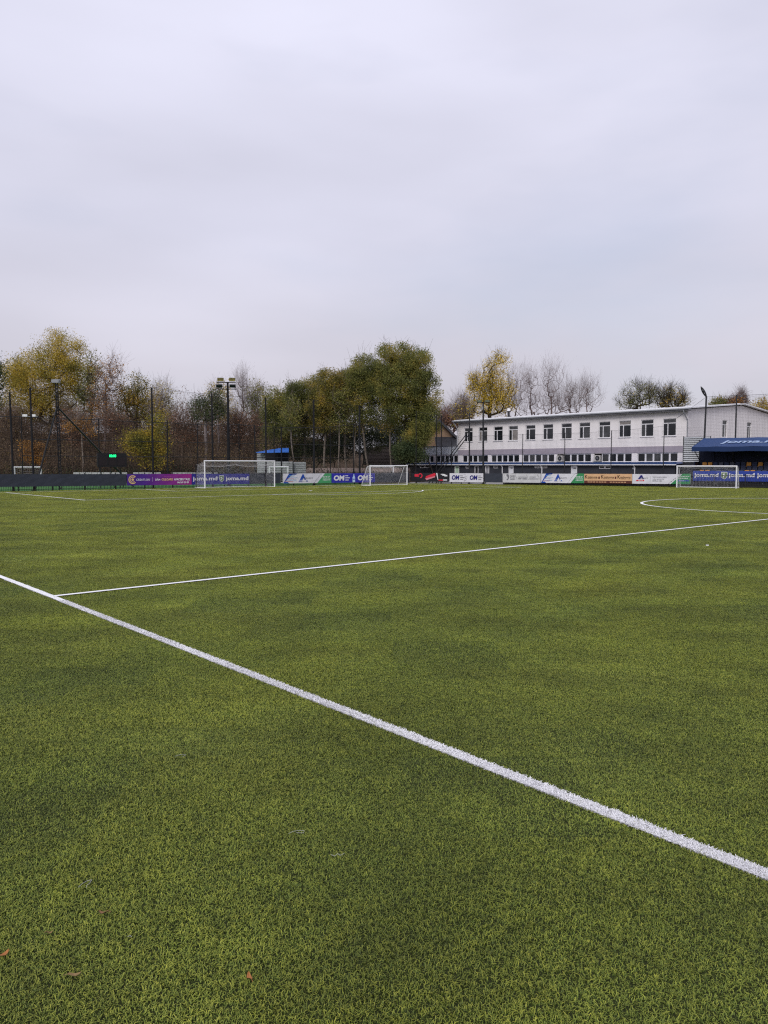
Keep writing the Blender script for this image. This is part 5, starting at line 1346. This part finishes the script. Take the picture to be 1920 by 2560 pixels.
make_tree('bare_topped_tree', 'half-bare tree with a few golden leaves right of the tall net pole', 402, 116, [(402, 990, 28, 32), (405, 1030, 36, 34)], 90, 22, .2, L_YOL, barkm=M_bark_g, trunk=.15, fork=.35, seed=26, sig=.5, twigs=8, twig_len=1.3, tip=.015, group=TG)
make_tree('yellow_green_tree', 'small yellow-green tree right of the scoreboard', 362, 97, [(385, 1090, 34, 38), (350, 1115, 38, 38), (385, 1140, 36, 34), (330, 1100, 26, 28), (395, 1055, 18, 24)], 190, 52, .19, L_BUSH, trunk=.14, fork=.2, seed=27, sig=.5, group=TG)
make_tree('ivy_tree', 'dark ivy-grown tree with a grey trunk left of the floodlight mast', 520, 108, [(500, 1020, 24, 28), (530, 1030, 36, 26), (545, 1000, 20, 24)], 90, 70, .2, L_GRN, barkm=M_bark_g, trunk=.2, fork=.6, seed=28, sig=.5, lean_px=-8, twigs=3, group=TG)
make_tree('copper_tree', 'thin-leaved copper tree behind the floodlight mast', 545, 117, [(545, 985, 30, 32), (560, 1020, 28, 34)], 75, 34, .2, L_YOL, barkm=M_bark_g, trunk=.14, fork=.4, seed=29, sig=.5, twigs=5, tip=.015, group=TG)
make_tree('sapling', 'pale slender sapling trunk with orange leaves left of the scoreboard', 207, 101, [(195, 1062, 38, 16), (215, 1075, 22, 16)], 34, 34, .19, L_ORG, barkm=M_bark_l, trunk=.10, fork=.75, seed=31, sig=.4, lean_px=3, twigs=3, group=TG)
make_tree('orange_shrub', 'orange-leaved shrub between the cage post and the left strut', 85, 93, [(78, 1113, 20, 12), (98, 1125, 14, 14), (80, 1140, 25, 20)], 60, 40, .18, L_ORG, trunk=.06, fork=.3, seed=32, sig=.35, group=TG, cat='shrub')
make_tree('bare_tree', 'tall bare pale-grey tree right of the floodlight mast', 607, 122, [(607, 965, 24, 36), (610, 1005, 34, 36)], 140, 0, .2, L_OLV, barkm=M_bark_g, trunk=.15, fork=.35, seed=33, twigs=5, twig_len=1.6, tip=.012, edge=.15, group='bare trees', up=.5)
make_tree('thin_green_tree', 'loose-leaved grey-green tree between the bare tree and the olive row', 648, 120, [(640, 985, 28, 30), (655, 1010, 26, 45), (638, 1025, 20, 26)], 110, 34, .2, L_OLV, barkm=M_bark_g, trunk=.15, fork=.35, seed=34, sig=.55, twigs=5, tip=.015, group=TG)
# olive row in the middle
ROW = [('first olive tree of the middle row beside the blue shed roof', 702, 104, [(700, 1006, 40, 34), (690, 1040, 32, 38), (715, 1024, 34, 42), (730, 978, 18, 22), (690, 1075, 30, 32), (725, 1070, 26, 26)], L_OLV, -6),
       ('second olive tree of the middle row with a forked pale trunk', 762, 106, [(760, 992, 34, 40), (745, 1030, 36, 38), (775, 1025, 28, 36), (785, 958, 16, 20), (760, 1065, 34, 26)], L_OLV, 2),
       ('golden-tinged olive tree in the centre of the middle row', 808, 103, [(822, 964, 32, 42), (808, 1008, 38, 48), (835, 1000, 28, 40), (815, 1055, 32, 26)], L_OLV2, 8),
       ('gold-topped thin olive tree left of the tallest olive tree', 862, 105, [(862, 975, 28, 40), (850, 1014, 26, 36), (872, 945, 14, 18)], L_OLV2, 4),
       ('leaning olive tree with a bent pale trunk before the cottage', 925, 102, [(915, 935, 40, 48), (900, 985, 34, 48), (935, 965, 38, 50), (890, 940, 24, 30), (925, 1030, 36, 30)], L_OLV, -28),
       ('tallest and densest olive tree beside the tiled house', 1008, 100, [(985, 905, 52, 46), (1035, 915, 46, 50), (1000, 965, 74, 55), (1058, 985, 42, 56), (1010, 1025, 60, 38), (1065, 1050, 32, 50)], L_OLV, 4)]
for i, (lab, px, Y, bl, lm_, ln) in enumerate(ROW):
    big = i == 5
    make_tree('olive_tree', lab, px, Y, bl, 560 if big else 300, 190 if big else 165, .155, lm_, barkm=M_bark_l if i != 5 else M_bark, trunk=.26 if big else .15, fork=.45 if big else .55, seed=40 + i, sig=.42, lean_px=ln, twigs=1, group='olive trees of the middle row', edge=.6)
for i, (px, Y, ln, lab) in enumerate([(845, 101, 4, 'slender pale trunk standing left of the leaning olive tree'), (978, 101.5, -4, 'slender pale trunk right of the leaning olive tree'), (735, 100, -5, 'pale trunk before the corrugated sheets'), (885, 102, 2, 'straight pale trunk above the blue bottle banner')]):
    bl = [(px + ln, 1010 + 10 * i, 22, 38), (px + ln * 2, 1060, 20, 24)]
    make_tree('slender_tree', lab, px, Y, bl, 46, 46, .2, L_OLV2 if i % 2 else L_OLV, barkm=M_bark_l, trunk=.10, fork=.62, seed=60 + i, sig=.5, lean_px=ln, twigs=1, group='slender trees of the middle row')
low = [(1085, 98, [(1050, 1085, 24, 36), (1030, 1105, 24, 26), (1068, 1060, 12, 34)], L_OLV, 'leafy olive undergrowth hanging over the wing of the clubhouse'), (1045, 97, [(1015, 1132, 26, 20), (1040, 1140, 18, 10)], L_GRN, 'dark green bush at the left end of the window strips'), (780, 108, [(770, 1130, 46, 30), (815, 1125, 36, 32), (850, 1120, 28, 38)], L_GRN, 'dark green bushes behind the slender trunks')]
low += [(700, 109, [(690, 1100, 40, 40), (735, 1105, 34, 36)], L_OLV, 'dark leafy mass behind the first olive tree'), (905, 110, [(890, 1095, 40, 44), (935, 1090, 36, 40)], L_GRN, 'dark leafy mass behind the leaning olive tree'), (1000, 111, [(985, 1080, 40, 44), (1030, 1075, 36, 44)], L_GRN, 'dark leafy mass behind the tallest olive tree'), (835, 111, [(820, 1080, 40, 34), (860, 1085, 30, 34)], L_RUS, 'rusty leafy mass behind the golden-tinged olive tree')]
for i, (px, Y, bl, lm_, lab) in enumerate(low): make_tree('leafy_bush', lab, px, Y, bl, 170, 90, .165, lm_, trunk=.07, fork=.25, seed=70 + i, sig=.5, group='bushes around the pitch', cat='bush')
# right-hand trees behind the clubhouse
make_tree('yellow_tree', 'bright yellow tree behind the left end of the clubhouse', 1228, 128, [(1235, 930, 28, 36), (1200, 965, 30, 34), (1240, 975, 44, 36), (1205, 1010, 40, 30), (1255, 1000, 36, 34), (1185, 960, 14, 26), (1250, 900, 16, 18)], 260, 62, .19, L_YEL, trunk=.24, fork=.4, seed=80, sig=.6, twigs=4, tip=.018, zbase=0, group='trees behind the clubhouse', up=.45)
BR = [(1290, 132, [(1290, 965, 36, 50), (1284, 1010, 44, 36)], 'bare tree at the right side of the bright yellow tree', M_bark_r), (1332, 136, [(1325, 960, 40, 42), (1332, 1010, 52, 34)], 'bare tree with a round crown left of the tall bare tree', M_bark_r), (1376, 133, [(1380, 935, 34, 36), (1374, 980, 56, 44), (1390, 1010, 54, 30)], 'tallest bare tree behind the clubhouse', M_bark_r), (1432, 135, [(1425, 985, 44, 36), (1425, 1015, 46, 26)], 'bare reddish tree right of the tallest bare tree', M_bark_r), (1470, 133, [(1468, 975, 34, 36), (1470, 1008, 40, 28)], 'bare tree farthest right of the bare group', M_bark_r)]
for i, (px, Y, bl, lab, bk) in enumerate(BR): make_tree('bare_tree', lab, px, Y, bl, (190, 170, 260, 200, 150)[i], 1, .14, L_RUS, barkm=bk, trunk=.13, fork=.28, seed=90 + i, sig=.4, twigs=4, twig_len=1.5, tip=.009, edge=.1, zbase=0, group='bare trees', up=.6)
make_tree('twiggy_tree', 'dark twiggy tree with a round crown behind the roof', 1606, 124, [(1600, 985, 44, 34), (1575, 1008, 34, 18), (1622, 990, 24, 24)], 170, 14, .2, L_OLV, barkm=M_bark, trunk=.22, fork=.55, seed=97, sig=.5, twigs=7, twig_len=1.1, tip=.014, zbase=0, group='trees behind the clubhouse')
make_tree('twiggy_tree', 'smaller twiggy tree with olive leaves right of the dark round one', 1676, 122, [(1676, 992, 34, 24), (1660, 1005, 22, 16), (1700, 1008, 22, 12)], 130, 16, .2, L_OLV2, barkm=M_bark, trunk=.2, fork=.6, seed=98, sig=.5, twigs=8, twig_len=1.1, tip=.02, zbase=0, group='trees behind the clubhouse')
for i, (px, bl, lm_, tw, lab) in enumerate([(1800, [(1795, 1012, 18, 14)], L_OLV, 1, 'small green treetop over the roof ridge beside the street lamp'), (1826, [(1830, 1012, 20, 16)], L_ORG, 4, 'thin brown treetop over the roof left of the net pole'), (1852, [(1852, 1005, 16, 24)], L_RUS, 8, 'bare reddish treetop right of the net pole'), (1896, [(1895, 1022, 30, 24), (1915, 1030, 24, 22)], L_YOL, 3, 'yellowing treetop at the right edge behind the roof')]):
    make_tree('distant_tree', lab, px, 142, bl, 80, 26 if tw < 6 else 3, .26, lm_, barkm=M_bark_r, trunk=.2, fork=.6, seed=110 + i, sig=.55, twigs=tw, tip=.02, zbase=0, group='trees behind the clubhouse')
for i, (px, Y, bl, lm_, lab) in enumerate([(1132, 150, [(1125, 1045, 30, 24), (1150, 1055, 26, 20), (1105, 1050, 18, 24)], L_RUS, 'brown wooded rise behind the tiled house'), (1160, 140, [(1160, 1030, 26, 34)], L_YOL, 'thin golden tree left of the clubhouse roof')]):
    make_tree('distant_tree', lab, px, Y, bl, 150, 40 if i == 0 else 8, .26, lm_, barkm=M_bark_r, trunk=.2, fork=.4, seed=120 + i, sig=.7, twigs=6, twig_len=1.8, tip=.018, zbase=0, group='trees behind the clubhouse', up=.4)

# ------------------------------------------------------------------ brown thicket on the bank: nobody could count it
r = np.random.default_rng(77)
def thicket(name, label, n_cl, xr, yr, hmax, lm_, seed, per, size, tw, tip=.016, hmin=.6, kind_bark=None, sig=.6):
    r = np.random.default_rng(seed)
    Y = yr[0] + (yr[1] - yr[0]) * r.random(n_cl); px = xr[0] + (xr[1] - xr[0]) * r.random(n_cl); x = (px - 960) / F * Y
    zb = np.array([bank_h(a, b) for a, b in zip(x, Y)])
    hh = hmin + (hmax - hmin) * r.random(n_cl) * (.7 + .3 * np.sin(px * .05 + Y * .3))
    c = np.stack([x, Y, zb + hh], 1)
    t_ = empty(name, Vector((float(x.mean()), float(Y.mean()), 0)), label, 'thicket'); t_['kind'] = 'stuff'
    S = []
    n = n_cl * tw; p0 = np.repeat(c, tw, 0); p0[:, :2] += r.normal(0, .5, (n, 2)); ln = .9 + 2.2 * r.random((n, 1)); d = r.normal(0, .32, (n, 3)) + np.array([0, 0, 1.0]); d /= np.linalg.norm(d, axis=1, keepdims=True)
    a = p0 - d * ln * .6; b = p0 + d * ln * .6; q = p0 + (d + r.normal(0, .5, (n, 3))) * ln * .6
    tr = np.full((n, 1), tip)
    S = np.concatenate([np.concatenate([a, p0, tr * 1.2, tr], 1), np.concatenate([p0, b, tr, tr * .4], 1), np.concatenate([p0, q, tr * .8, tr * .4], 1)])
    v, f = tubes_np(S, 3); np_mesh_idx('stems', v, f, kind_bark or M_bark_b, parent=t_)
    if per: np_mesh('leaves', leaves_np(c, sig, per, size, r).reshape(-1, 3), 4, lm_, parent=t_)
thicket('thicket', 'brown leafless thicket covering the bank at the left', 1700, (-60, 700), (100, 132), 5.8, L_BRN, 5, 46, .20, 3, tip=.013)
thicket('undergrowth', 'rust-brown undergrowth higher up the bank', 800, (-60, 660), (114, 140), 8.0, L_RUS, 6, 42, .20, 4, tip=.012, sig=.8)
thicket('low_scrub', 'dark green low scrub at the foot of the bank', 420, (-40, 1030), (99, 106), 1.9, L_GRN, 8, 20, .2, 2, hmin=.2, kind_bark=M_bark)
# taller stems rising out of the thicket
for i, (px, Y, t_, lab) in enumerate([(30, 104, 'dark', 'thin dark stem tree near the left edge of the wood'), (180, 106, 'rust', 'rust-crowned stem tree between the mast and the sapling'), (290, 108, 'rust', 'rust-crowned stem tree above the scoreboard'), (455, 110, 'rust', 'rust-crowned stem tree left of the ivy tree'), (590, 112, 'rust', 'red-brown stem tree under the tall bare tree'), (640, 110, 'rust', 'red-brown stem tree behind the blue shed roof')]):
    make_tree('stem_tree', lab, px, Y, [(px, 1050 + 5 * (i % 3), 34, 26), (px + 12, 1085, 34, 28)], 90, 20, .22, L_RUS if t_ == 'rust' else L_BRN, barkm=M_bark_b, trunk=.11, fork=.5, seed=130 + i, sig=.6, twigs=7, twig_len=1.5, tip=.015, group='stem trees in the wood', up=.5)

# ================================================================== LITTER ON THE TURF
def fallen_leaf(px, py, ln, rot, col, lab):
    c = ground(px, py); c.z = .020; b = MB(); n_ = 8; up_, dn, rid = [], [], []
    d = V2(math.cos(rot), math.sin(rot)); s = V2(-d.y, d.x)
    for i in range(n_ + 1):
        t = i / n_; w_ = ln * .16 * math.sin(math.pi * t) ** .8 + .0005; q = c + d * (ln * (t - .5)) + s * (.1 * ln * math.sin(t * 2.4)) + UP * (.007 * math.cos(t * 5))
        up_.append(q + s * w_ + UP * .004); dn.append(q - s * w_ + UP * .003); rid.append(q)
    for i in range(n_): b.quad(rid[i], rid[i + 1], up_[i + 1], up_[i]); b.quad(dn[i], dn[i + 1], rid[i + 1], rid[i])
    b.tube(rid[0], rid[0] - d * ln * .22, .0012, k=4)
    o = b.build('fallen_leaf', mat('dry_leaf_' + col, {'orange': (.36, .15, .05), 'brown': (.20, .105, .055), 'tan': (.26, .17, .08)}[col], .7, .2, var=.2, vscale=60), base=c); tag(o, lab, 'leaf', 'fallen leaves on the turf')
fallen_leaf(11.6, 2397, .062, 1.25, 'orange', 'narrow orange leaf on the turf at the left edge of the picture')
fallen_leaf(260, 2289, .055, 2.8, 'brown', 'brown leaf on the turf below the bent white thread')
fallen_leaf(185, 2449, .055, .3, 'tan', 'tan leaf on the turf in the lower left corner')
fallen_leaf(627, 2453, .060, 1.9, 'orange', 'rust-orange leaf on the turf near the bottom middle')
fallen_leaf(124, 2342, .030, .5, 'tan', 'tiny tan leaf on the turf between two larger leaves at the left')
def thread(px, py, pts, s, lab):
    c = ground(px, py); c.z = .026; b = MB(); P_ = [c + Vector((x * s, y * s, abs(math.sin(x * 9)) * .004)) for x, y in pts]
    b.path(P_, .0008, 5); o = b.build('loose_thread', mat('grey_thread', (.5, .5, .5), .7, .2), base=c); tag(o, lab, 'thread', 'loose white turf threads')
thread(213, 2222, [(-.03, -.05), (-.02, 0), (0, .04), (.03, .05), (.03, 0), (.02, -.02), (.03, -.05)], .7, 'bent white loop of turf thread at the left of the foreground')
thread(741, 2093, [(-.06, -.02), (-.03, .02), (.02, .04), (.06, .03), (.06, -.01), (.0, .0)], .7, 'white turf thread loop above the middle of the foreground')
thread(844, 2149, [(-.05, .0), (-.02, -.02), (0, .02), (.02, -.01), (.05, .02)], .7, 'small zigzag white turf thread right of the larger thread loop')
thread(451, 1899, [(-.04, -.01), (-.01, .03), (.04, .02), (.02, -.02)], .9, 'white turf thread near the left of the touchline')
thread(324, 2356, [(-.01, 0), (.0, .01), (.012, 0)], .8, 'tiny white speck of thread in the lower left foreground')
c = ground(1768, 1365.5); c.z = CAN; b = MB(); b.prism([c + V2(-.035, -.02), c + V2(.03, -.025), c + V2(.04, .015), c + V2(-.025, .03)], UP * .025); o = b.build('paper_scrap', M_white, base=c); tag(o, 'small white scrap of paper on the pitch at the right', 'litter')
